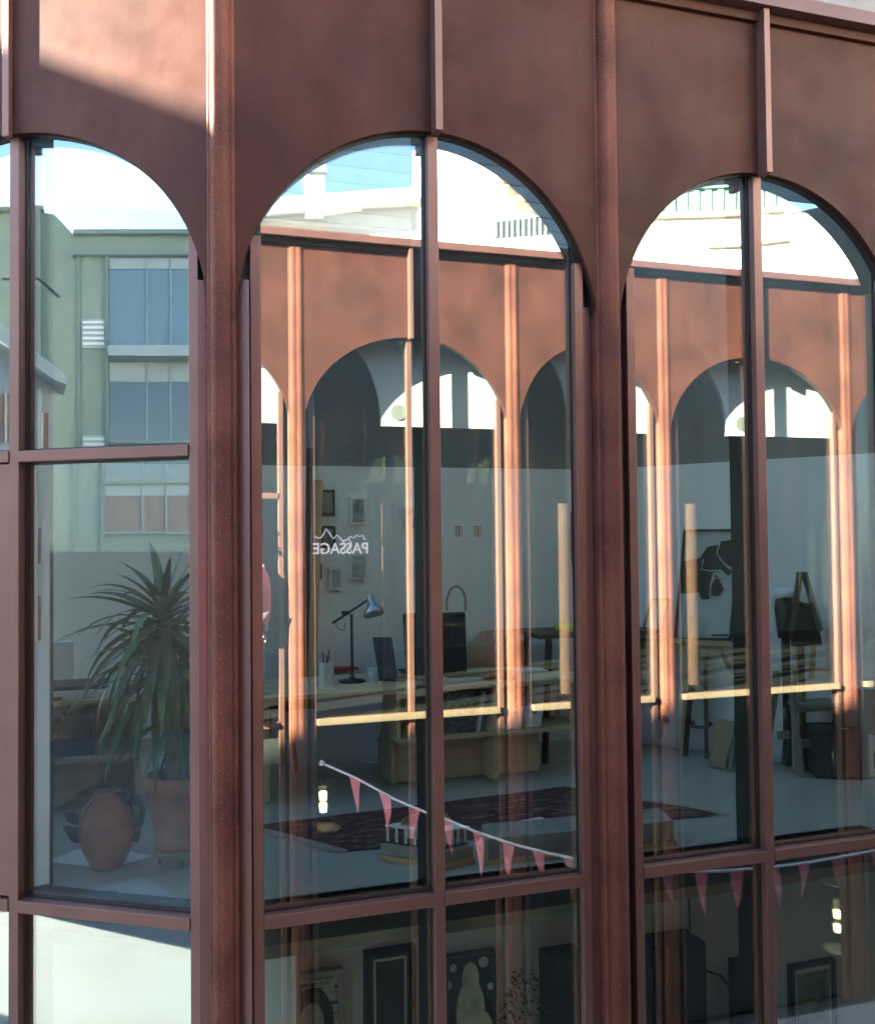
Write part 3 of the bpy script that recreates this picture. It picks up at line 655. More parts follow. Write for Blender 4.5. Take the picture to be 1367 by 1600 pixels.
# plywood shelf unit seen through the corner window
su = thing('plywood_shelf', 'pale plywood shelf unit behind the yucca in the corner window', 'shelf', (-0.3, 6.2, FLOOR))
zs = W(150,1182,6.0).z; zt_ = W(150,1092,6.0).z
for nm, a in (('top', (-1.3,0.62,5.98,6.45,zt_-0.03,zt_)), ('shelf_board', (-1.3,0.50,6.0,6.42,zs-0.03,zs)), ('upright', (0.055,0.085,6.0,6.4,FLOOR,zt_-0.031)), ('upright', (-0.95,-0.92,6.0,6.4,FLOOR,zt_-0.031)), ('back_panel', (-0.919,0.054,6.38,6.40,FLOOR,zt_-0.031))): MB().box(*a).build(nm, PLY, su, 0.002)
MB().obox(V((-0.35,6.15,(FLOOR+zs)/2-0.02)), (1,0.1,0.62), (0,1,0), (-0.62,0,1), 0.36, 0.012, 0.10).build('sloping_board', PLY, su)
nb = W(122,1150,6.02)
tag(MB().box(nb.x-0.085,nb.x+0.085,6.03,6.16,zs+0.002,zs+0.25).build('navy_box', NAVY, bevel=0.004), 'dark navy box with print standing on plywood shelf', 'box')
mo = thing('monstera_plant', 'small plant with split dark leaves beside the navy box', 'potted plant', (nb.x-0.2, 6.1, zs))
MB().lathe((nb.x-0.2,6.1,zs+0.002), [(0.0,0.0),(0.05,0.0),(0.06,0.1),(0.055,0.1),(0.0,0.09)], 16).build('pot', CHAR, mo)
for (a, b, wd) in (((85,1105),(66,1140),0.10),((88,1098),(108,1120),0.10),((82,1098),(92,1142),0.11),((75,1105),(58,1120),0.08),((90,1100),(78,1085),0.07)): broad(W(*a,6.02), W(*b,5.98), wd, mo)
pr = thing('flatbed_printer', 'white and black flatbed printer on top of the plywood shelf', 'printer', (-0.55,6.15,zt_))
pc = W(120,1085,6.1)
MB().box(pc.x-0.30,pc.x+0.26,6.02,6.36,zt_+0.002,zt_+0.05).build('body', BOXW, pr, 0.006); MB().box(pc.x-0.29,pc.x+0.18,6.03,6.35,zt_+0.052,zt_+0.075).build('lid', CHAR, pr, 0.004)
b2 = W(85,1060,6.3); tag(MB().box(b2.x-0.14,b2.x+0.10,6.4,6.5,zt_+0.002,zt_+0.30).build('white_carton', BOXW, bevel=0.004), 'upright white carton behind the flatbed printer', 'box')
# ---------------------------------------------------------------- upper room: the long plywood desk
DZ = W(775,1066,5.84).z; SZ = W(775,1143,5.84).z
dk = thing('plywood_desk', 'long plywood desk with open shelves standing on grey floor', 'desk', (1.9, 6.1, FLOOR))
parts = [('top', (0.75,2.98,5.80,6.55,DZ-0.03,DZ)), ('shelf_board', (1.62,2.93,5.80,6.22,SZ-0.022,SZ)), ('upright', (1.62,1.645,5.98,6.28,FLOOR,SZ-0.023)), ('upright', (2.262,2.29,5.82,6.22,SZ+0.001,DZ-0.031)), ('upright', (2.262,2.29,5.82,6.22,FLOOR,SZ-0.023)),
    ('back_panel', (1.646,2.26,6.02,6.04,FLOOR,SZ-0.023)), ('back_panel', (2.292,2.66,6.00,6.02,FLOOR,SZ-0.023)), ('upright', (1.62,1.645,5.84,6.22,SZ+0.001,DZ-0.031)), ('upright', (0.80,0.83,5.86,6.5,FLOOR,DZ-0.031)), ('back_panel', (1.646,2.26,6.20,6.215,SZ+0.001,DZ-0.031))]
for nm, a in parts: MB().box(*a).build(nm, PLY, dk, 0.002)
def at(x, y, n): return W(x, y, n)
# desk lamp
lb = at(550,1034,6.2); lb.z = DZ
la = thing('desk_lamp', 'dark metal desk lamp with jointed arm and bell shade on desk', 'desk lamp', lb)
MB().lathe(lb+V((0,0,0.001)), [(0.0,0.0),(0.085,0.0),(0.085,0.012),(0.02,0.02),(0.02,0.035),(0.0,0.035)], 24).build('base', CHAR, la)
jt = at(541,960,6.2); MB().tube([lb+V((0,0,0.03)), V((lb.x,lb.y,jt.z))], 0.009, 8).build('stem', CHAR, la)
MB().tube([at(519,974,6.2), jt, at(577,936,6.16)], 0.008, 8).build('arm', CHAR, la); MB().tube([at(534,958,6.19), at(546,958,6.19)], 0.014, 10).build('joint', CHAR, la)
MB().tube([at(522,970,6.2), at(528,982,6.2), at(537,986,6.2), at(540,974,6.2)], 0.003, 5).build('cable', MATB, la)
sh0, sh1 = at(577,930,6.15), at(586,966,6.10); ax = (sh1-sh0).normalized(); sm = MB()
prf = [(0.016,0.0),(0.022,0.01),(0.024,0.05),(0.030,0.055),(0.034,0.075),(0.066,0.105),(0.068,0.14),(0.062,0.14),(0.060,0.11),(0.0,0.085)]
sm.lathe((0,0,0), prf, 24); q = V((0,0,1)).rotation_difference(ax).to_matrix(); sm.v = [tuple(q @ V(p) + sh0) for p in sm.v]; sm.build('shade', STEEL, la)
pv = at(510,1038,5.98); pv.z = DZ
pn = thing('pen_holder', 'white faceted pen holder with scissors at the near end of desk', 'pen holder', pv)
MB().lathe(pv+V((0,0,0.001)), [(0.0,0.0),(0.052,0.0),(0.044,0.165),(0.040,0.165),(0.042,0.02),(0.0,0.02)], 6, False).build('cup', BOXW, pn)
for dx, dz, h in ((-0.015,0.0,0.23),(0.012,0.01,0.24),(0.0,-0.01,0.21)): MB().tube([pv+V((dx*0.3,dz,0.05)), pv+V((dx*1.6,dz,h))], 0.004, 6).build('pen', MATB, pn)
cu = at(582,1036,6.1); cu.z = DZ
MB_ = MB().lathe(cu+V((0,0,0.001)), [(0.028,0.0),(0.036,0.10),(0.033,0.10),(0.026,0.008),(0.0,0.008)], 20).build('drinking_glass', BAGM); tag(MB_, 'small clear drinking glass on desk beneath the lamp shade', 'glass')
lt = thing('laptop', 'open dark laptop seen from behind, right of the desk lamp', 'laptop', at(605,1035,6.25))
q0, q1, q2, q3 = at(582,996,6.36), at(612,996,6.30), at(622,1046,6.10), at(592,1046,6.16)
for q in (q2, q3): q.z = DZ+0.004
nn = (q1-q0).cross(q3-q0).normalized()*0.006
MB().hexa([q0,q1,q2,q3], [p+nn for p in (q0,q1,q2,q3)]).build('screen', CHAR, lt); MB().hexa([q3,q2,q2+V((0.22,0.05,0)),q3+V((0.22,0.05,0))], [p+V((0,0,0.012)) for p in (q3,q2,q2+V((0.22,0.05,0)),q3+V((0.22,0.05,0)))]).build('keyboard_base', CHAR, lt)
# black tote
tb = thing('black_tote_bag', 'stiff black tote bag with looped cord handle standing on desk', 'bag', at(682,1032,6.3))
a0, a1, a2, a3 = at(629,961,6.3), at(727,958,6.2), at(730,1032,6.2), at(634,1030,6.3); 
for p in (a2, a3): p.z = DZ+0.003
bk = V((0.04,0.13,0)); MB().hexa([a0,a1,a2,a3], [p+bk for p in (a0,a1,a2,a3)]).build('body', MATB, tb, 0.004)
hp = []
for k in range(13): a = math.pi*(-0.12+1.24*k/12); hp.append(at(713-15*math.cos(a), 944-28*math.sin(a), 6.24))
MB().tube(hp, 0.008, 8).build('handle', TAN, tb)
for k, (x0, x1, y, lab, mt) in enumerate(((525,592,1022,'black portfolio lying flat on desk behind the lamp',MATB),(500,560,1046,'dark red sheet lying at the front edge of desk',RED),(625,672,1050,'open magazine lying on desk in front of the tote bag',CHAR),(692,760,1056,'black notebook lying at desk edge under the tote bag',MATB),(795,850,1048,'thin stack of papers at the right end of desk',PAPER))):
    c = Zf((x0+x1)/2, y, DZ); tag(MB().obox(c+V((0,0,0.004+0.004)), (1,0.15-0.1*k,0), (0,1,0), (0,0,1), abs(x1-x0)*0.0021, 0.09, 0.006).build('desk_papers', mt), lab, 'papers', 'papers on the desk')
rb = at(778,1052,5.95); rb.z = DZ
tag(MB().box(rb.x-0.09,rb.x+0.09,5.88,5.99,DZ+0.002,DZ+0.055).build('dotted_box', plain('red_dotted_paper', (0.30,0.06,0.05), 0.7, 0.5, 60)), 'small dark red dotted box near the right end of desk', 'box')
# books and storage boxes
bx0 = W(694,1120,5.9); x = bx0.x; cols = [(0.10,0.11,0.11),(0.55,0.57,0.55),(0.08,0.10,0.14),(0.30,0.36,0.30),(0.65,0.66,0.62),(0.10,0.16,0.28),(0.20,0.30,0.15),(0.6,0.58,0.5)]
labs = ['wide black and white patterned magazine on desk shelf','pale grey book beside the patterned magazine','dark blue-grey book fourth from the left on shelf','grey-green book leaning in the shelf row','off-white book in the shelf row','deep blue book in the shelf row','green book near the right of the shelf row','cream book at the right end of the shelf row']
for k, c in enumerate(cols):
    wd = 0.20 if k == 0 else 0.020+0.006*(k % 3); hgt = 0.27-0.012*(k % 4)
    mt = plain('book_cover', c, 0.6, 0.9 if k == 0 else 0.15, 45 if k == 0 else 6); lean = 0.0 if k == 0 else 0.045
    o = MB().hexa([(x,5.86,SZ+0.002),(x+wd,5.86,SZ+0.002),(x+wd,6.1,SZ+0.002),(x,6.1,SZ+0.002)], [(x+lean,5.86,SZ+hgt),(x+wd+lean,5.86,SZ+hgt),(x+wd+lean,6.1,SZ+hgt),(x+lean,6.1,SZ+hgt)]).build('book', mt); tag(o, labs[k], 'book', 'books on the desk shelf'); x += wd+0.004
for k, xc in enumerate((798, 829)):
    c = W(xc,1120,5.9); t = thing('storage_box', 'left of two white storage boxes with round finger hole on desk shelf' if k == 0 else 'right of two white storage boxes with round finger hole on desk shelf', 'storage box', (c.x,5.95,SZ), 'white boxes on the desk shelf')
    h0, h1 = 0.055, 0.068; zb, zu = SZ+0.002, SZ+0.145
    MB().hexa([(c.x-h0,5.85,zb),(c.x+h0,5.85,zb),(c.x+h0,6.12,zb),(c.x-h0,6.12,zb)], [(c.x-h1,5.84,zu),(c.x+h1,5.84,zu),(c.x+h1,6.13,zu),(c.x-h1,6.13,zu)]).build('body', BOXW, t, 0.006)
    MB().tube([(c.x+0.005,5.842,zu-0.035),(c.x+0.005,5.836,zu-0.035)], 0.013, 14).build('finger_hole', MATB, t)
# bin and cables under the desk
bn = Zf(598,1190); bi = MB().lathe((bn.x,6.35,FLOOR-0.008), [(0.0,0.0),(0.09,0.0),(0.11,0.22),(0.10,0.22),(0.08,0.02),(0.0,0.02)], 20).build('waste_bin', BAGM); tag(bi, 'translucent grey waste bin under the desk', 'bin')
cb = [Zf(560,1190), Zf(580,1193), Zf(600,1192), Zf(615,1196)]; tag(MB().tube([p+V((0,0,0.006)) for p in cb], 0.006, 6).build('power_cable', CORD), 'white power cable lying on floor under the desk', 'cable')
# dark stool at left and plants strip
ds = Zf(464,1205); sl_ = thing('dark_stool', 'dark wooden stool left of the desk, one leg showing', 'stool', (ds.x-0.12, ds.y+0.12, FLOOR))
sz_ = W(455,1103,ds.y).z; MB().lathe((ds.x-0.13,ds.y+0.1,sz_), [(0.0,-0.03),(0.16,-0.03),(0.17,-0.015),(0.16,0.0),(0.0,0.0)], 24).build('seat', DWOOD, sl_)
for k in range(4): a = k*math.pi/2-0.5; MB().tube([V((ds.x-0.13+0.11*math.cos(a), ds.y+0.1+0.11*math.sin(a), sz_-0.03)), V((ds.x-0.13+0.15*math.cos(a), ds.y+0.1+0.15*math.sin(a), FLOOR-0.01))], 0.014, 8).build('leg', DWOOD, sl_)
# boards leaning on the back wall
for k, (xa, xb, y0, mt, lab) in enumerate(((479,488,700,DWOOD,'dark timber board leaning against back wall behind the desk'),(489,503,750,WOOD,'pale timber board leaning against back wall behind the desk'),(482,492,880,CARD,'short brown board leaning against back wall behind the desk'))):
    a, b = W(xa,y0,6.84), W(xb,y0,6.84); z0 = W(xa,1040,6.6).z
    tag(MB().hexa([(a.x-0.10,6.62,z0-0.3),(b.x-0.10,6.62,z0-0.3),(b.x-0.10,6.64,z0-0.3),(a.x-0.10,6.64,z0-0.3)], [(a.x,6.80,a.z),(b.x,6.80,a.z),(b.x,6.82,a.z),(a.x,6.82,a.z)]).build('leaning_board', mt), lab, 'board', 'boards leaning on the back wall')
# small pictures on the back wall
for (x0,x1,y0,y1,mt,lab) in ((498,523,765,806,CHAR,'small dark picture above the window lettering on back wall'),(546,573,776,820,GREYW,'pale grey print right of the small dark picture'),(500,524,822,856,CHAR,'dark picture partly behind the window lettering'),(514,535,886,922,GREYW,'grey print hanging above the pen holder'),(545,575,865,905,GREYW,'pale print hanging above the desk lamp'),(492,503,880,905,CHAR,'tiny dark picture beside the leaning boards'),(625,655,790,830,GREYW,'pale print beside the dark window post')):
    a, b = W(x0,y0,6.86), W(x1,y1,6.86); t = thing('framed_picture', lab, 'picture', (a.x,6.86,b.z), 'prints on the back wall')
    MB().box(a.x,b.x,6.85,6.876,b.z,a.z).build('frame', mt, t); MB().box(a.x+0.02,b.x-0.02,6.846,6.8495,b.z+0.02,a.z-0.02).build('print', plain('grey_print', (0.22,0.24,0.23) if mt is CHAR else (0.4,0.43,0.41), 0.7, 0.4, 14), t)
po = W(893,800,6.86); pq = W(915,850,6.86)
ps = thing('music_poster', 'red and dark poster on back wall beside the rust column', 'poster', (po.x,6.86,pq.z))
MB().box(po.x,pq.x+0.1,6.868,6.876,pq.z-0.15,po.z).build('sheet', plain('dark_poster', (0.10,0.05,0.04), 0.7, 0.6, 16), ps)
for z, h, mt in ((po.z-0.06,0.05,CREAM),(po.z-0.16,0.02,PAPER),(pq.z+0.02,0.07,RED)): MB().box(po.x+0.02,pq.x+0.08,6.864,6.867,z-h,z).build('print_band', mt, ps)
for x in (717, 747):  # the right-hand one is a copy standing in for a reflection
    a, b = W(x-4.5,822,6.87), W(x+4.5,838,6.87); t = thing('hose_sign', 'small red fire hose sign on wall, left of the pair' if x == 717 else 'copy of the red sign standing in for its reflection, right of the pair', 'sign', (a.x,6.87,b.z), 'red signs on the back wall')
    MB().box(a.x,b.x,6.872,6.877,b.z,a.z).build('plate', RED, t); MB().box(a.x+0.006,b.x-0.006,6.869,6.8715,b.z+0.006,a.z-0.006).build('symbol_field', PALE, t); MB().box((a.x+b.x)/2-0.006,(a.x+b.x)/2+0.004,6.866,6.8685,b.z+0.012,a.z-0.012).build('symbol', RED, t)
# trestle table with lime cushion near the rust column
tz = W(860,988,6.3).z; tc = W(868,988,6.3)
tt = thing('trestle_table', 'dark trestle table beyond the desk, beside the rust column', 'table', (tc.x,6.4,FLOOR))
MB().box(tc.x-0.19,tc.x+0.75,6.15,6.65,tz-0.03,tz).build('top', DWOOD, tt)
for dx in (-0.10, 0.62):
    for dy in (0, 0.38): MB().bar((tc.x+dx,6.2+dy,tz-0.03), (tc.x+dx-0.06,6.2+dy+(0.04 if dy else -0.04),FLOOR), 0.035).build('leg', DWOOD, tt)
MB().bar((tc.x-0.12,6.2,FLOOR+0.25), (tc.x-0.12,6.58,FLOOR+0.25), 0.03).build('stretcher', DWOOD, tt)
cq = W(898,986,6.2); tag(MB().box(cq.x-0.06,cq.x+0.16,6.18,6.42,tz+0.002,tz+0.05).build('lime_cushion', YELL, bevel=0.015), 'lime yellow cushion on the dark trestle table', 'cushion')
for k, (x0, x1) in enumerate(((905,889),(912,898),(880,868))):
    a, b = W(x0,1000,6.12), W(x1,1075,6.05); tag(MB().bar((a.x,6.13,a.z), (b.x,6.04,b.z-0.25), 0.03, 0.012).build('timber_strip', WOOD), ['pale timber strip leaning on the trestle table, middle one','pale timber strip leaning on the trestle table, nearest the column','pale timber strip leaning on the trestle table, leftmost'][k], 'timber', 'strips by the trestle table')
ch_ = W(790,1040,6.5); cr = thing('wicker_chair', 'tan wicker chair with rounded back behind the desk end', 'chair', (ch_.x,6.55,FLOOR))
MB().lathe((ch_.x,6.68,0), [(0.0,-1.03),(0.2,-1.03),(0.23,-0.9),(0.21,-0.78),(0.12,-0.70),(0.0,-0.68)], 20).build('backrest', TAN, cr)
MB().lathe((ch_.x,6.68,0), [(0.0,-1.14),(0.23,-1.14),(0.24,-1.08),(0.0,-1.06)], 20).build('seat', TAN, cr)
for k in range(4): a = k*math.pi/2+0.8; MB().tube([V((ch_.x+0.15*math.cos(a),6.68+0.12*math.sin(a),-1.14)), V((ch_.x+0.18*math.cos(a),6.68+0.14*math.sin(a),FLOOR))], 0.012, 6).build('leg', DWOOD, cr)
# rug
rc = [Zf(545,1328), Zf(1125,1272), Zf(884,1229), Zf(400,1290)]
ru = thing('woven_rug', 'dark red and black woven rug with pale fringe on floor', 'rug', (rc[0].x, rc[0].y, FLOOR))
gm = MB(); NX, NY = 40, 16; vs_ = []
for j in range(NY+1):
    for i in range(NX+1):
        u, v = i/NX, j/NY; p = (rc[0]*(1-u)+rc[1]*u)*(1-v)+(rc[3]*(1-u)+rc[2]*u)*v; nz_ = noise.noise(V((p.x*5,p.y*5,0)))
        vs_.append((p.x+0.006*nz_, p.y+0.012*noise.noise(V((p.x*7,3,p.y*7))), FLOOR-0.004+0.004*nz_+0.004))
gm.add(vs_, [(j*(NX+1)+i, j*(NX+1)+i+1, (j+1)*(NX+1)+i+1, (j+1)*(NX+1)+i) for j in range(NY) for i in range(NX)], True); gm.build('pile', RUG, ru)
for e0, e1 in ((rc[0], rc[3]), (rc[1], rc[2])):
    fm = MB(); od_ = ((rc[0]-rc[1]) if e0 is rc[0] else (rc[1]-rc[0])).normalized()
    for k in range(70):
        t = (k+0.5)/70; p = e0*(1-t)+e1*t; p.z = FLOOR-0.004; q = p+od_*rnd.uniform(0.05,0.09)+(e1-e0).normalized()*rnd.uniform(-.02,.02); fm.bar(p, q, 0.006, 0.004)
    fo = fm.build('fringe', FRINGE, ru); fo['kind'] = 'stuff'
wp = Zf(832,1286); tag(MB().obox(wp+V((0,0,0.012)), (1,0.2,0), (-0.2,1,0), (0,0,1), 0.07, 0.02, 0.005).build('paper_scrap', PAPER), 'folded white paper lying on the woven rug', 'paper')
# low concrete blocks on timber
def low_block(pts, h, label):
    base = [V((p.x,p.y,FLOOR-0.010)) for p in pts]; t = thing('concrete_block', label, 'block', base[0], 'low concrete blocks by the window')
    MB().hexa(base, [p+V((0,0,0.028)) for p in base]).build('timber_base', WOOD, t)
    c = sum(base, V((0,0,0)))/4; ins = [p+(c-p)*0.03 for p in base]
    MB().hexa([p+V((0,0,0.029)) for p in ins], [p+V((0,0,0.029+h)) for p in ins]).build('block', plain('cast_concrete', (0.27,0.28,0.255), 0.85, 0.2, 8, bump=0.3), t, 0.006); return base, ins
f1 = Zf(592,1342); f2 = Zf(693,1357); f3 = Zf(743,1346); f4 = f1+f3-f2
low_block([f1,f2,f3,f4], 0.055, 'small concrete block on timber base carrying a house model')
g1 = Zf(757,1351); g2 = Zf(1058,1319); dpt = V((0.06,0.24,0)); low_block([g1,g2,g2+dpt,g1+dpt], 0.10, 'long low concrete block on timber base behind the bunting')
hm = thing('house_model', 'small architectural model with glazed front and vaulted roof on block', 'model', (f1+f3)/2+V((0,0,0.08)))
ux = (f2-f1).normalized(); uy = (f3-f2).normalized(); oc = f1*0.5+f3*0.5; zb = FLOOR+0.075
def hp_(a, b, z): p = oc+ux*a+uy*b; return V((p.x,p.y,zb+z))
def hbox(nm, mt, a0, a1, b0, b1, z0, z1, par=hm): return MB().hexa([hp_(a0,b0,z0),hp_(a1,b0,z0),hp_(a1,b1,z0),hp_(a0,b1,z0)], [hp_(a0,b0,z1),hp_(a1,b0,z1),hp_(a1,b1,z1),hp_(a0,b1,z1)]).build(nm, mt, par)
hbox('floor_plate', CHAR, -0.15,0.13,-0.07,0.10,0.0,0.008); hbox('roof', GREYW, -0.155,0.135,-0.075,0.105,0.080,0.088)
for a in (-0.15,-0.10,-0.05,0.0,0.045,0.09,0.125): hbox('post', BOXW, a-0.004,a+0.004,-0.07,-0.062,0.009,0.079)
for b in (-0.03,0.01,0.05,0.09): hbox('post', BOXW, 0.118,0.126,b-0.004,b+0.004,0.009,0.079)
hbox('inner_wall', BOXW, -0.14,0.11,0.03,0.04,0.009,0.079)
va_ = MB()
for k in range(10):
    t0, t1 = math.pi*k/10, math.pi*(k+1)/10; r = 0.075
    va_.hexa([hp_(-0.02-r*math.cos(t0),-0.05,0.089+r*0.8*math.sin(t0)),hp_(-0.02-r*math.cos(t1),-0.05,0.089+r*0.8*math.sin(t1)),hp_(-0.02-0.93*r*math.cos(t1),-0.05,0.089+0.75*r*math.sin(t1)),hp_(-0.02-0.93*r*math.cos(t0),-0.05,0.089+0.75*r*math.sin(t0))], [hp_(-0.02-r*math.cos(t0),0.09,0.089+r*0.8*math.sin(t0)),hp_(-0.02-r*math.cos(t1),0.09,0.089+r*0.8*math.sin(t1)),hp_(-0.02-0.93*r*math.cos(t1),0.09,0.089+0.75*r*math.sin(t1)),hp_(-0.02-0.93*r*math.cos(t0),0.09,0.089+0.75*r*math.sin(t0))])
va_.build('vault', CARD, hm)
# ---------------------------------------------------------------- upper room: things along the angled wall on the right
WU = V((K1[0]-K2[0], K1[1]-K2[1], 0)).normalized(); WN = V((-WU.y, WU.x, 0))*-1      # along the wall towards the glass; into the room
def onW(x, y, off=0.0):
    d = ray(x, y); p0 = V((K2[0], K2[1], 0))+WN*off; return d*(p0.dot(WN)/d.dot(WN))
def flat(nm, mt, pix, off, th, par=None):
    a = [onW(x, y, off) for x, y in pix]; b = [p-WN*th for p in a]; n = len(a)
    return MB().add(a+b, [tuple(range(n)), tuple(range(2*n-1, n-1, -1))]+[(i, (i+1) % n, n+(i+1) % n, n+i) for i in range(n)]).build(nm, mt, par)
sk = flat('skirting_board', BOXW, [(985,1150),(1367,1196),(1367,1207),(985,1158)], 0.015, 0.012); struct(sk)
pz = onW(1080,1001,0.2).z
pk = thing('plank_shelf', 'wooden plank shelf along the angled wall carrying a leaning poster', 'shelf', onW(1080,1001,0.2))
a, b = onW(960,1001,0.2), onW(1166,1003,0.2)
MB().hexa([V((p.x,p.y,pz-0.03)) for p in (a,b,b-WN*0.19,a-WN*0.19)], [V((p.x,p.y,pz)) for p in (a,b,b-WN*0.19,a-WN*0.19)]).build('plank', WOOD, pk)
for q in (a*0.85+b*0.15, a*0.2+b*0.8): MB().bar(V((q.x,q.y,pz-0.03))-WN*0.02, V((q.x,q.y,pz-0.2))-WN*0.19, 0.025).build('bracket', WOOD, pk)
pb = thing('shape_poster', 'framed white poster with black shapes and white curves leaning on shelf', 'poster', onW(1100,1000,0.12))
fr = [(1070,829),(1156,828),(1141,999),(1055,999)]
flat('board', plain('poster_white', (0.50,0.54,0.53), 0.6, 0.03, 2), fr, 0.10, 0.015, pb)
for e in ((0,1),(1,2),(2,3),(3,0)): MB().bar(onW(*fr[e[0]],0.105), onW(*fr[e[1]],0.105), 0.016, 0.022, WN).build('frame_bar', MATB, pb)
for k, pg in enumerate(([(1126,846),(1152,842),(1151,882),(1147,887),(1138,884),(1124,876),(1121,868)], [(1106,854),(1124,851),(1122,872),(1134,884),(1147,890),(1136,902),(1126,892),(1114,895),(1109,912),(1108,936),(1096,937),(1092,925),(1062,928),(1064,878),(1094,872),(1100,862)], [(1118,898),(1127,904),(1132,920),(1122,932),(1109,930),(1110,915)])):
    flat('black_shape', MATB, pg, 0.106+0.001*k, 0.0005, pb)
MB().tube([onW(x,y,0.109) for x,y in ((1124,850),(1120,865),(1128,877),(1140,889),(1146,889))], 0.004, 4).build('white_curve', PAPER, pb)
MB().tube([onW(x,y,0.109) for x,y in ((1099,873),(1096,890),(1110,892),(1126,891),(1136,900),(1145,907))], 0.004, 4).build('white_curve', PAPER, pb)
MB().tube([onW(x,y,0.1095) for x,y in ((1109,930),(1110,915),(1117,903),(1124,903),(1132,920))], 0.004, 4).build('white_curve', PAPER, pb)
for k in range(5): flat('print_mark', MATB, [(1112+k*5.2,991),(1116+k*5.2,991),(1116+k*5.2,994.5),(1112+k*5.2,994.5)], 0.107, 0.0005, pb)
sf = thing('small_frame', 'small wooden frame leaning on the plank shelf left of the poster', 'frame', onW(1022,990,0.15))
fq = [(1017,937),(1045,936),(1032,992),(1002,992)]
for e in ((0,1),(1,2),(2,3),(3,0)): MB().bar(onW(*fq[e[0]],0.15), onW(*fq[e[1]],0.15), 0.014, 0.014, WN).build('frame_bar', WOOD, sf)
flat('backing', PALE, fq, 0.14, 0.006, sf)
# bar stool
f = [Zf(1070,1180), Zf(1104,1184), Zf(1136,1150), Zf(1112,1146)]
c = sum(f, V((0,0,0)))/4; bs = thing('bar_stool', 'tall dark wooden bar stool with two rungs in front of poster', 'stool', c)
zt2 = W(1100,1012,c.y).z
tops = [c+(p-c)*0.55 for p in f]
for p, t in zip(f, tops): MB().bar(V((p.x,p.y,FLOOR-0.01)), V((t.x,t.y,zt2-0.02)), 0.030).build('leg', DWOOD, bs)
for zz in (FLOOR+0.20, FLOOR+0.42):
    k = 1-(zz-FLOOR)/(zt2-FLOOR)*0.45
    for i in range(4): p, q = c+(f[i]-c)*k, c+(f[(i+1) % 4]-c)*k; MB().bar(V((p.x,p.y,zz)), V((q.x,q.y,zz)), 0.020).build('rung', DWOOD, bs)
MB().obox(V((c.x,c.y,zt2)), tops[1]-tops[0], V((0,0,1)).cross(tops[1]-tops[0]), (0,0,1), 0.15, 0.15, 0.02).build('seat', DWOOD, bs, 0.005)
# light easel leg, sack, cardboard, ladder
p0, p1 = Zf(1071,1108+66), onW(1082,965,0.28); tag(MB().bar(V((f[0].x-0.02,f[0].y+0.02,FLOOR)), V((f[0].x+0.06,f[0].y-0.02,W(1076,962,f[0].y).z)), 0.035, 0.02).build('timber_post', WOOD), 'pale timber post standing before the bar stool', 'timber')
sp = Zf(1010,1160); sv = MB(); N1, N2 = 28, 20; vsx = []
for j in range(N2+1):
    t = j/N2; R_ = (0.17*math.sin(math.pi*min(1,(0.10+t*0.9)))**0.6*(1-0.45*t) if t < 0.82 else 0.05+0.45*(t-0.82)*1.2)
    for i in range(N1):
        a = 2*math.pi*i/N1; rr = R_*(1+0.14*noise.noise(V((math.cos(a)*2.2,math.sin(a)*2.2,t*5)))+0.10*noise.noise(V((math.cos(a)*7,math.sin(a)*7,t*9))))
        vsx.append((sp.x+rr*math.cos(a)+0.05*t, sp.y-0.02+rr*math.sin(a)*0.8, FLOOR-0.008+t*0.46))
sv.add(vsx, [(j*N1+i, j*N1+(i+1) % N1, (j+1)*N1+(i+1) % N1, (j+1)*N1+i) for j in range(N2) for i in range(N1)], True)
sb = thing('plastic_sack', 'crumpled pale plastic sack tied at the top on floor', 'sack', (sp.x, sp.y, FLOOR)); sv.build('sack', BAGM, sb)
for k, (w2, h2) in enumerate(((0.07,0.030),(0.05,0.022))):
    MB().obox(V((sp.x+0.05+0.02*k, sp.y-0.15, FLOOR+0.30-0.10*k)), (1,0,-0.5), (0,1,0), (0.5,0,1), w2, 0.004, h2).build('label_print', NAVY, sb)
cp = [Zf(1107,1197), Zf(1133,1203), onW(1145,1128,0.36), onW(1121,1124,0.36)]
tag(MB().hexa(cp, [p+V((0.012,0.02,0)) for p in cp]).build('cardboard_sheet', CARD), 'brown cardboard sheet leaning beside the bar stool', 'cardboard')
ld = thing('green_ladder', 'grey-green timber ladder leaning between stool and window post', 'ladder', Zf(1140,1200))
la0, la1 = Zf(1140,1202), onW(1166,1050,0.30); lc0, lc1 = Zf(1192,1196), onW(1215,1050,0.30)
MB().bar(la0, la1, 0.05, 0.03).build('rail', GWOOD, ld); MB().bar(lc0, lc1, 0.05, 0.03).build('rail', GWOOD, ld)
for k in range(4): t = 0.15+k*0.2; MB().bar(la0*(1-t)+la1*t, lc0*(1-t)+lc1*t, 0.035, 0.02).build('rung', GWOOD, ld)
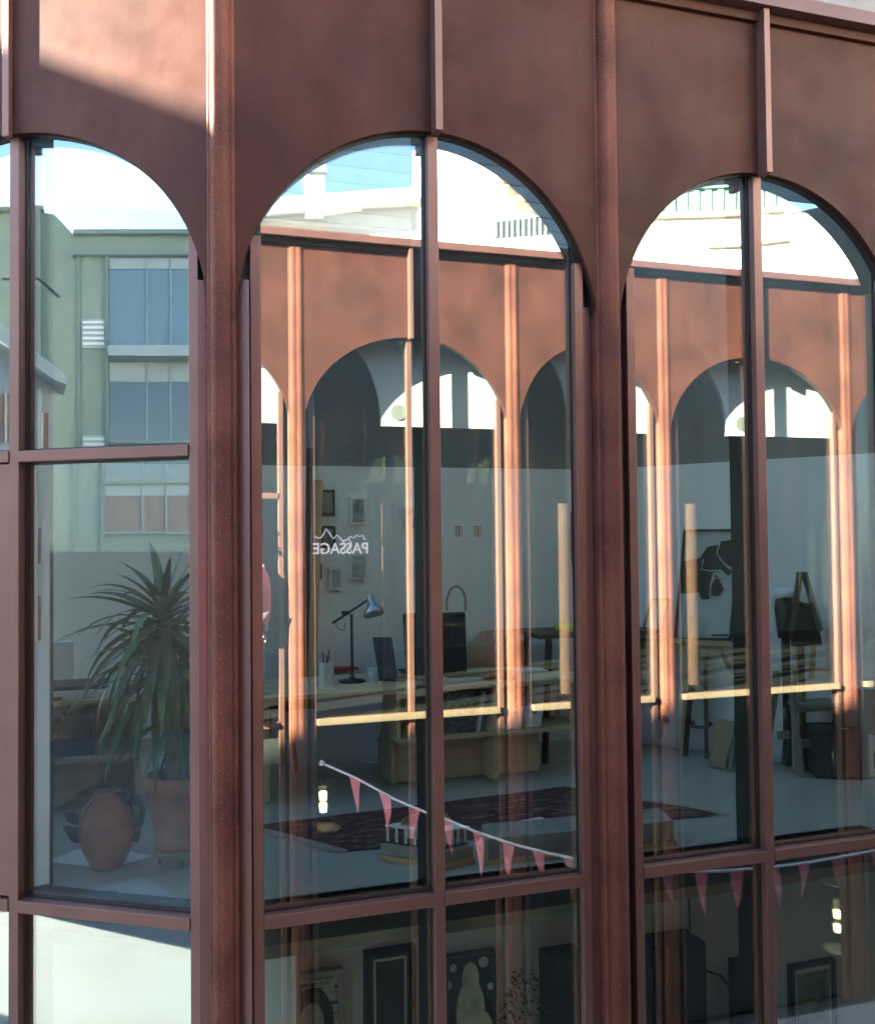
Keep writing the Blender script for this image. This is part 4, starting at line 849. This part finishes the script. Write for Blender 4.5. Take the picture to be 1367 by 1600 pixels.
# right-hand pane: chair, easel, table, boxes
tw = Zf(1255,1212); wc = thing('timber_stepladder', 'weathered timber step chair right of the window bar', 'step chair', tw)
zz1 = W(1235,1080,tw.y).z
for (xa, ya, xb, yb) in ((1252,1213,1236,1070),(1225,1195,1238,1070),(1310,1190,1312,1075),(1290,1178,1300,1075)):
    p = Zf(xa, ya); MB().bar(p, V((W(xb,yb,p.y).x, p.y, W(xb,yb,p.y).z)), 0.04, 0.025).build('leg', GWOOD, wc)
for (xa, ya, xb, yb) in ((1240,1108,1312,1103),(1246,1163,1282,1160),(1215,1150,1232,1148)):
    q = W(xa,ya,tw.y+0.02); r = W(xb,yb,tw.y+0.02); MB().bar(q, r, 0.025, 0.05).build('rung', GWOOD, wc)
MB().obox((W(1240,1100,tw.y+0.05)+W(1310,1098,tw.y+0.05))/2, (1,0,0), (0,1,0), (0,0,1), 0.15, 0.10, 0.012).build('step', GWOOD, wc)
wd = thing('wooden_chair', 'pale wooden chair frame with slatted back in right window', 'chair', W(1262,1060,5.5))
for (xa, ya, xb, yb) in ((1237,975,1250,1062),(1272,985,1268,1060)): MB().bar(W(xa,ya,5.4), W(xb,yb,5.4), 0.036, 0.02).build('leg', WOOD, wd)
MB().bar(W(1237,978,5.4), W(1284,974,5.4), 0.03, 0.02).build('back_rail', WOOD, wd); MB().bar(W(1237,1048,5.38), W(1318,1046,5.38), 0.018).build('seat_rail', WOOD, wd)
for xa in (1240, 1312): p = W(xa,1048,5.4); MB().bar(p, V((p.x,p.y,FLOOR)), 0.03).build('leg', WOOD, wd)
ea = thing('table_easel', 'dark timber A-shaped easel standing on the pale table', 'easel', W(1262,985,5.3))
for (xa, ya, xb, yb) in ((1250,894,1236,1000),(1256,894,1282,985),(1250,945,1264,945)): MB().bar(W(xa,ya,5.3), W(xb,yb,5.3), 0.045, 0.02).build('leg', GWOOD if xa != 1250 else DWOOD, ea)
MB().hexa([W(1241,945,5.33),W(1275,945,5.33),W(1285,1010,5.33),W(1238,1010,5.33)], [p+V((0,0.02,0)) for p in (W(1241,945,5.33),W(1275,945,5.33),W(1285,1010,5.33),W(1238,1010,5.33))]).build('board', MATB, ea)
MB().bar(W(1250,940,5.36), V((W(1250,940,5.36).x,5.36,FLOOR)), 0.03).build('prop', DWOOD, ea)
hs = thing('dark_torso_stand', 'dark stand with white rim beside the table easel', 'stand', W(1230,960,5.55))
hc = W(1226,940,5.55); MB().lathe((hc.x,5.55,hc.z), [(0.0,-0.25),(0.05,-0.25),(0.07,-0.05),(0.06,0.02),(0.0,0.03)], 16).build('body', MATB, hs); MB().lathe((hc.x,5.55,hc.z), [(0.07,0.031),(0.09,0.04),(0.06,0.09),(0.0,0.10)], 16).build('cap', BOXW, hs); MB().tube([(hc.x,5.55,hc.z-0.25),(hc.x,5.55,FLOOR)], 0.03, 8).build('pole', MATB, hs)
gt = thing('grey_cabinet', 'dark grey low cabinet with small twin handles against angled wall', 'cabinet', W(1330,1130,5.25))
q0, q1 = onW(1300,1110,0.10), onW(1400,1110,0.10); zt3 = W(1330,1078,5.2).z
MB().hexa([V((p.x,p.y,FLOOR)) for p in (q0,q1,q1-WN*0.09,q0-WN*0.09)], [V((p.x,p.y,zt3)) for p in (q0,q1,q1-WN*0.09,q0-WN*0.09)]).build('body', plain('dark_grey_paint', (0.10,0.115,0.115), 0.6), gt)
for xx in (1323, 1332): p = onW(xx,1088,0.11); MB().lathe(p, [(0.012,-0.004),(0.016,0.0),(0.012,0.004)], 10).build('handle', STEEL, gt)
bb = [Zf(1276,1215), Zf(1353,1217)]; bu = V((0.10,0.24,0)); zk = W(1312,1137,bb[0].y).z
kb = thing('black_carton', 'large matt black carton with white label on floor at right', 'box', bb[0])
MB().hexa([bb[0],bb[1],bb[1]+bu,bb[0]+bu], [V((p.x*1.0-0.012,p.y,zk)) for p in (bb[0],bb[1]+V((0.02,0,0)),bb[1]+bu,bb[0]+bu)]).build('body', MATB, kb)
MB().hexa([W(1314,1139,bb[0].y-0.05),W(1327,1138,bb[0].y-0.05),W(1329,1157,bb[0].y-0.05),W(1316,1158,bb[0].y-0.05)], [p+V((0,0.003,0)) for p in (W(1314,1139,bb[0].y-0.05),W(1327,1138,bb[0].y-0.05),W(1329,1157,bb[0].y-0.05),W(1316,1158,bb[0].y-0.05))]).build('label', PAPER, kb)
wb0 = Zf(1352,1216); wbx = thing('white_carton', 'white printed carton at the right edge beside the black carton', 'box', wb0)
zk2 = W(1358,1150,wb0.y).z; MB().box(wb0.x+0.035,wb0.x+0.32,wb0.y,wb0.y+0.22,FLOOR,zk2).build('body', BOXW, wbx, 0.004); MB().box(wb0.x+0.07,wb0.x+0.13,wb0.y-0.004,wb0.y-0.001,FLOOR+0.05,FLOOR+0.16).build('print', DWOOD, wbx)
# ---------------------------------------------------------------- lower floor: pictures and dark things against the grey wall
def pic(x0, x1, y0, h, label, frame, art, n=5.11, fw=0.03):
    a, b = W(x0,y0,n), W(x1,y0,n); t = thing('wall_picture', label, 'picture', (a.x,n,a.z-h), 'pictures in the lower room')
    for (p, q, r, s_) in ((a.x,b.x,a.z-fw,a.z),(a.x,b.x,a.z-h,a.z-h+fw),(a.x,a.x+fw,a.z-h+fw+0.001,a.z-fw-0.001),(b.x-fw,b.x,a.z-h+fw+0.001,a.z-fw-0.001)): MB().box(p,q,n-0.02,n+0.03,r,s_).build('frame_bar', frame, t)
    MB().box(a.x+fw-0.002,b.x-fw+0.002,n+0.0,n+0.02,a.z-h+fw-0.002,a.z-fw+0.002).build('artwork', art, t); return t, a, b
BW = M('pattern_print', 0.7); bt = BW.n('TexBrick'); bt.inputs['Scale'].default_value = 9; bt.inputs['Color1'].default_value = (0.75,0.76,0.70,1); bt.inputs['Color2'].default_value = (0.02,0.02,0.02,1); bt.inputs['Mortar'].default_value = (0.75,0.76,0.70,1); bt.inputs['Mortar Size'].default_value = 0.03; BW.l(BW.coords((1,1,1)), bt.inputs[0]); BW.t.nodes['Mapping'].inputs['Rotation'].default_value = (math.pi/2,0,0); BW.col(bt.outputs[0])
t, a, b = pic(436,536,1527,0.62,'black and white patterned portrait print, leftmost in lower room',plain('silver_frame',(0.4,0.41,0.40),0.5),BW.m)
cx = (a.x+b.x)/2
def oval(par, mt, cx, cz, rx, rz, n0): MB().prism([(rx*math.cos(2*math.pi*k/24), rz*math.sin(2*math.pi*k/24)) for k in range(24)], (cx,n0,cz), (1,0,0), (0,0,1), (0,0,0), (0,0.0015,0)).build('print_shape', mt, par)
oval(t, MATB, cx, a.z-0.28, 0.12, 0.20, 5.106); oval(t, plain('print_grey', (0.6,0.6,0.56), 0.7), cx, a.z-0.26, 0.065, 0.10, 5.103)
t, a, b = pic(569,648,1488,0.78,'dark picture in a black frame with pale inner border',MATB,plain('dark_art',(0.035,0.045,0.045),0.5,0.5,9),fw=0.028)
for (p, q, r, s_) in ((a.x+0.05,b.x-0.05,a.z-0.062,a.z-0.05),(a.x+0.05,a.x+0.062,a.z-0.72,a.z-0.063),(b.x-0.062,b.x-0.05,a.z-0.72,a.z-0.063)): MB().box(p,q,5.102,5.108,r,s_).build('inner_border', GREYW, t)
oval(t, CHAR, (a.x+b.x)/2, a.z-0.42, 0.035, 0.05, 5.105)
t, a, b = pic(695,772,1495,0.70,'pale blotchy figure painting, third picture in lower room',plain('thin_frame',(0.12,0.12,0.12),0.5),plain('teal_dark_art',(0.05,0.075,0.075),0.6,0.6,10),fw=0.014)
IV = plain('ivory_art', (0.72,0.74,0.60), 0.7, 0.3, 12)
for (dx,dz,rx,rz) in ((0.0,-0.14,0.05,0.09),(0.0,-0.34,0.085,0.20),(-0.05,-0.52,0.09,0.14),(0.07,-0.5,0.07,0.17),(-0.10,-0.07,0.02,0.022),(0.08,-0.06,0.03,0.03),(-0.13,-0.16,0.02,0.025),(0.12,-0.2,0.02,0.02)): oval(t, IV, (a.x+b.x)/2+dx, a.z+dz, rx, rz, 5.102-0.002*abs(dz)+dx*0.004)
t, a, b = pic(1142,1184,1500,0.70,'narrow dark picture leaning by the black cabinets',MATB,plain('dark_art_b',(0.02,0.03,0.03),0.5,0.5,9),n=4.98,fw=0.035)
t, a, b = pic(1234,1303,1510,0.66,'green landscape picture with white mount and dark frame at right',MATB,PAPER,n=4.98,fw=0.022)
MB().box(a.x+0.05,b.x-0.05,4.972,4.977,a.z-0.56,a.z-0.06).build('landscape', plain('landscape_art',(0.16,0.22,0.13),0.6,0.7,16), t)
# clipped dark shrub, cabinets
dc = W(820,1600,4.8); ds_ = thing('dark_topiary', 'dark bushy cone-shaped topiary in lower room', 'plant', (dc.x,4.8,-4.86))
MB().tube([(dc.x,4.8,-4.86),(dc.x,4.8,-4.3)], 0.03, 8).build('trunk', BARK, ds_)
zt4 = W(820,1512,4.8).z; fm = MB()
for k in range(900):
    t = rnd.random()**0.8; z = zt4-1.25*t; R_ = 0.13*min(1,(t*4))**0.6*(1.0 if t < 0.9 else 0.9)+0.01; a = rnd.uniform(0,6.28); r = R_*math.sqrt(rnd.uniform(0.5,1.1)); p = V((dc.x+r*math.cos(a),4.8+r*math.sin(a),z)); d = V((math.cos(a),math.sin(a),rnd.uniform(-.3,.9))).normalized()*rnd.uniform(0.02,0.04); s_ = d.cross(V((rnd.random(),rnd.random(),rnd.random()))).normalized()*0.012
    fm.add([p-s_, p+s_, p+d], [(0,1,2)])
cw = fm.build('crown', YUC2, ds_); cw['kind'] = 'stuff'
for (x0,x1,y0,mt,lab,dep) in ((866,920,1506,MATB,'black coat-hung stand behind the rust column in lower room',4.85),(985,1026,1492,NAVY,'dark blue tall locker beside the rust column in lower room',4.9),(1028,1068,1484,MATB,'left tall black cabinet in lower room',4.85),(1069,1104,1478,MATB,'right tall black cabinet in lower room',4.85)):
    a, b = W(x0,y0,dep), W(x1,y0,dep); t = thing('tall_cabinet', lab, 'cabinet', (a.x,dep,-4.86), 'dark cabinets in the lower room')
    MB().box(a.x,b.x,dep,dep+0.22,-4.86,a.z).build('body', mt, t, 0.01); MB().tube([((a.x+b.x)/2-0.03,dep+0.1,a.z),((a.x+b.x)/2-0.02,dep+0.1,a.z+0.025),((a.x+b.x)/2+0.02,dep+0.1,a.z+0.025),((a.x+b.x)/2+0.03,dep+0.1,a.z)], 0.008, 6).build('handle', CHAR, t)
tag(MB().tube([W(1100,1517,4.8),W(1125,1525,4.8),W(1142,1545,4.8)], 0.008, 6).build('floor_lamp_arm', MATB), 'thin black curved lamp arm beside the black cabinets', 'lamp arm')
tag(MB().tube([W(1076,1380,5.11),W(1078,1478,5.11)], 0.006, 6).build('hanging_cable', MATB), 'thin dark cable running down the lower wall', 'cable')
# white panels behind the lower corner pane
for k, (t0, t1) in enumerate(((0.08, 0.52), (0.53, 1.1))):
    p = [V((*inA(t0,0.9),0)), V((*inA(t1,0.9),0)), V((*inA(t1,0.95),0)), V((*inA(t0,0.95),0))]
    o = MB().hexa([V((q.x,q.y,-4.86)) for q in p], [V((q.x,q.y,FLOOR-0.31)) for q in p]).build('white_partition', WHITE); tag(o, ['right white partition panel behind the lower corner pane','left white partition panel behind the lower corner pane'][k], 'partition', 'white partition panels')
# ---------------------------------------------------------------- courtyard: bunting, lamps, person (seen in the glass)
bt_ = thing('bunting', 'string of pink triangular pennants mirrored low across the glass', 'bunting', (3,1,FLOOR-0.3))
def VBp(x, y, N): return mirB(W(x, y, N))
bp_ = [(508,1194,7.6),(560,1217,7.4),(620,1250,7.2),(680,1275,7.0),(740,1300,6.8),(800,1320,6.65),(860,1335,6.5),(920,1346,6.4),(990,1356,6.3),(1060,1362,6.3),(1130,1362,6.3),(1200,1356,6.4),(1260,1348,6.5),(1330,1336,6.6),(1420,1318,6.8)]
cordp = [VBp(*q) for q in bp_]
for i in range(len(cordp)-1): pass
MB().tube(cordp, 0.010, 6).build('cord', CORD, bt_)
def along(t):
    t *= len(cordp)-1; i = min(int(t), len(cordp)-2); u = t-i; return cordp[i]*(1-u)+cordp[i+1]*u
for k in range(17):
    t = 0.055+k*0.056
    if t > 0.97: break
    a, b = along(t), along(t+0.022); c = (a+b)/2+V((0.05*rnd.uniform(-.3,.9), 0.05*rnd.uniform(-1,1), -0.30*rnd.uniform(0.85,1.1))); th = V((0,0.004,0)); m_ = (a+b)/2*0.5+c*0.5+V((0,0.02*rnd.uniform(-1,1),0))
    pm = MB(); rows = []
    for q in range(6):
        u = q/5.0; bend = V((0,0.035*math.sin(u*3+k),0))+V((0.02*math.sin(u*2+2*k),0,0)); l_ = a*(1-u)+c*u+bend*u; r_ = b*(1-u)+c*u+bend*u+V((0,0.03*math.sin(k*1.7)*(1-u)*u*3,0)); rows += [l_, (l_+r_)/2+V((0,0.012*math.sin(k*2.3+u*4)*(1-u),0)), r_]
    fs_ = []
    for q in range(5): i = q*3; fs_ += [(i,i+1,i+4,i+3),(i+1,i+2,i+5,i+4)]
    pm.add(rows, fs_, True); pm.build('pennant', PENN, bt_)
MB().tube([cordp[0], cordp[0]+V((-0.03,-0.01,0.015))], 0.022, 8).build('knot', CORD, bt_)
for k, (x, y0, y1, yt, yb, N, lab) in enumerate(((508,1244,1262,1222,1296,9.6,'clear glass lantern with two warm lights mirrored above the rug'),(1308,1428,1450,1378,1486,9.4,'clear glass lantern with two warm lights mirrored in the lower right pane'))):
    pb_, pt_ = VBp(x, yb, N), VBp(x, yt, N); pt_.x = pb_.x; H_ = pt_.z-pb_.z; R_ = 0.16 if k == 0 else 0.21
    t = thing('pendant_lantern', lab, 'lantern', pb_, 'lit lanterns mirrored in the glass')
    for y in (y0, y1): p = VBp(x, y, N); p.x = pb_.x; MB().lathe(p, [(0.0,-0.05),(0.036,-0.045),(0.042,0.035),(0.03,0.045),(0.0,0.05)], 14).build('light', BULB, t)
    MB().lathe(pb_, [(0.06,0.01),(R_,0.0),(R_+0.012,0.012),(R_,0.024),(0.0,0.03)], 28).build('base_disc', plain('pink_glass',(0.75,0.60,0.55),0.25), t)
    MB().lathe(pb_, [(R_*0.8,0.026),(R_*0.8,H_-0.01)], 28).build('glass_cylinder', GLASS2, t)
    MB().lathe(pt_, [(R_*0.55,-0.006),(R_*0.82,-0.004),(R_*0.84,0.006),(R_*0.55,0.012)], 24).build('top_ring', STEEL, t)
    MB().tube([pt_+V((0,0,0.004)), V((pt_.x,pt_.y,FLOOR-0.13))], 0.006, 6).build('cord', MATB, t)
# person in a pink jumper standing in the open bay of the facing arcade
def skin(name, verts, edges, radii, mat, parent, sub=2):
    me = bpy.data.meshes.new(name); me.from_pydata([(v[0],v[1],v[2]+E) for v in verts], edges, []); o = bpy.data.objects.new(name, me); COL.objects.link(o)
    s_ = o.modifiers.new('s', 'SKIN')
    if not me.skin_vertices: me.attributes.new('skin', 'FLOAT', 'POINT')
    for k, r in enumerate(radii): me.skin_vertices[0].data[k].radius = (r, r) if not isinstance(r, tuple) else r
    me.skin_vertices[0].data[0].use_root = True
    m2 = o.modifiers.new('u', 'SUBSURF'); m2.levels = sub; m2.render_levels = sub
    o.data.materials.append(mat)
    if parent is not None: put(o, parent)
    return o
PX, PY = 0.98, -0.10; Zp = FLOOR-0.012
per = thing('person', 'person in a loose pink top mirrored at the left edge of the centre glass', 'person', (PX,PY,Zp))
SKIN = plain('skin', (0.55,0.33,0.24), 0.5); HAIR = plain('dark_hair', (0.03,0.02,0.015), 0.5)
def pp_(x, y, z): return (PX+x, PY+y, Zp+z)
bv = [pp_(0,0,0.95), pp_(0,0,1.15), pp_(0,0,1.32), pp_(0,0.01,1.43), pp_(0,0.03,1.50), pp_(0,0.04,1.60), pp_(0,0.05,1.68),
      pp_(0.15,0,1.34), pp_(0.175,0.0,1.10), pp_(0.175,0.03,0.87), pp_(0.175,0.045,0.79), pp_(-0.15,0,1.34), pp_(-0.175,0.0,1.10), pp_(-0.175,0.03,0.87), pp_(-0.175,0.045,0.79),
      pp_(0.09,0,0.88), pp_(0.10,0.01,0.48), pp_(0.10,-0.02,0.07), pp_(0.10,0.12,0.03), pp_(-0.09,0,0.88), pp_(-0.10,0.01,0.48), pp_(-0.10,-0.02,0.07), pp_(-0.10,0.12,0.03)]
be = [(0,1),(1,2),(2,3),(3,4),(4,5),(5,6),(2,7),(7,8),(8,9),(9,10),(2,11),(11,12),(12,13),(13,14),(0,15),(15,16),(16,17),(17,18),(0,19),(19,20),(20,21),(21,22)]
br = [0.13,0.125,0.13,0.055,0.065,0.095,0.075,0.058,0.045,0.033,0.035,0.058,0.045,0.033,0.035,0.085,0.062,0.042,0.035,0.085,0.062,0.042,0.035]
skin('body', bv, be, br, SKIN, per)
jm = MB().lathe(pp_(0,0,0), [(0.20,0.86),(0.225,0.88),(0.235,1.0),(0.235,1.15),(0.225,1.27),(0.185,1.35),(0.10,1.40),(0.07,1.42)], 28)
jm.v = [(PX+(p[0]-PX)*(1+0.03*math.sin(9*p[2]+5*p[1])), PY+(p[1]-PY)*0.72, p[2]) for p in jm.v]; jm.build('jumper', PINK, per)
tv = [bv[0], bv[15], bv[16], bv[17], bv[19], bv[20], bv[21]]
skin('trousers', tv, [(0,1),(1,2),(2,3),(0,4),(4,5),(5,6)], [0.145,0.105,0.082,0.065,0.105,0.082,0.065], CHAR, per)
skin('hair', [pp_(0,-0.01,1.66), pp_(0,0.02,1.74), pp_(0,-0.05,1.55), pp_(0,-0.05,1.45)], [(0,1),(0,2),(2,3)], [0.10,0.07,0.085,0.06], HAIR, per)
for sd in (1, -1):
    w0 = V(bv[10] if sd == 1 else bv[14])
    for k in range(5):
        off = V((0, -0.03+0.018*k, -0.02)) if k < 4 else V((-sd*0.02,0.045,0.01)); L = (0.07,0.08,0.075,0.06,0.05)[k]
        skin('finger', [w0+off, w0+off+V((0,0.01,-L*0.55)), w0+off+V((0,0.025,-L))], [(0,1),(1,2)], [0.011,0.009,0.008], SKIN, per, 1)
MB().lathe(pp_(0,0.145,1.585), [(0.0,-0.02),(0.014,-0.018),(0.010,0.02),(0.0,0.03)], 8).build('nose', SKIN, per)
for sd in (1, -1): MB().lathe(pp_(sd*0.035,0.128,1.615), [(0.0,-0.012),(0.012,0.0),(0.0,0.012)], 10).build('eye', MATB, per)
MB().box(PX-0.025,PX+0.025,PY+0.128,PY+0.136,Zp+1.535,Zp+1.545).build('mouth', RED, per)
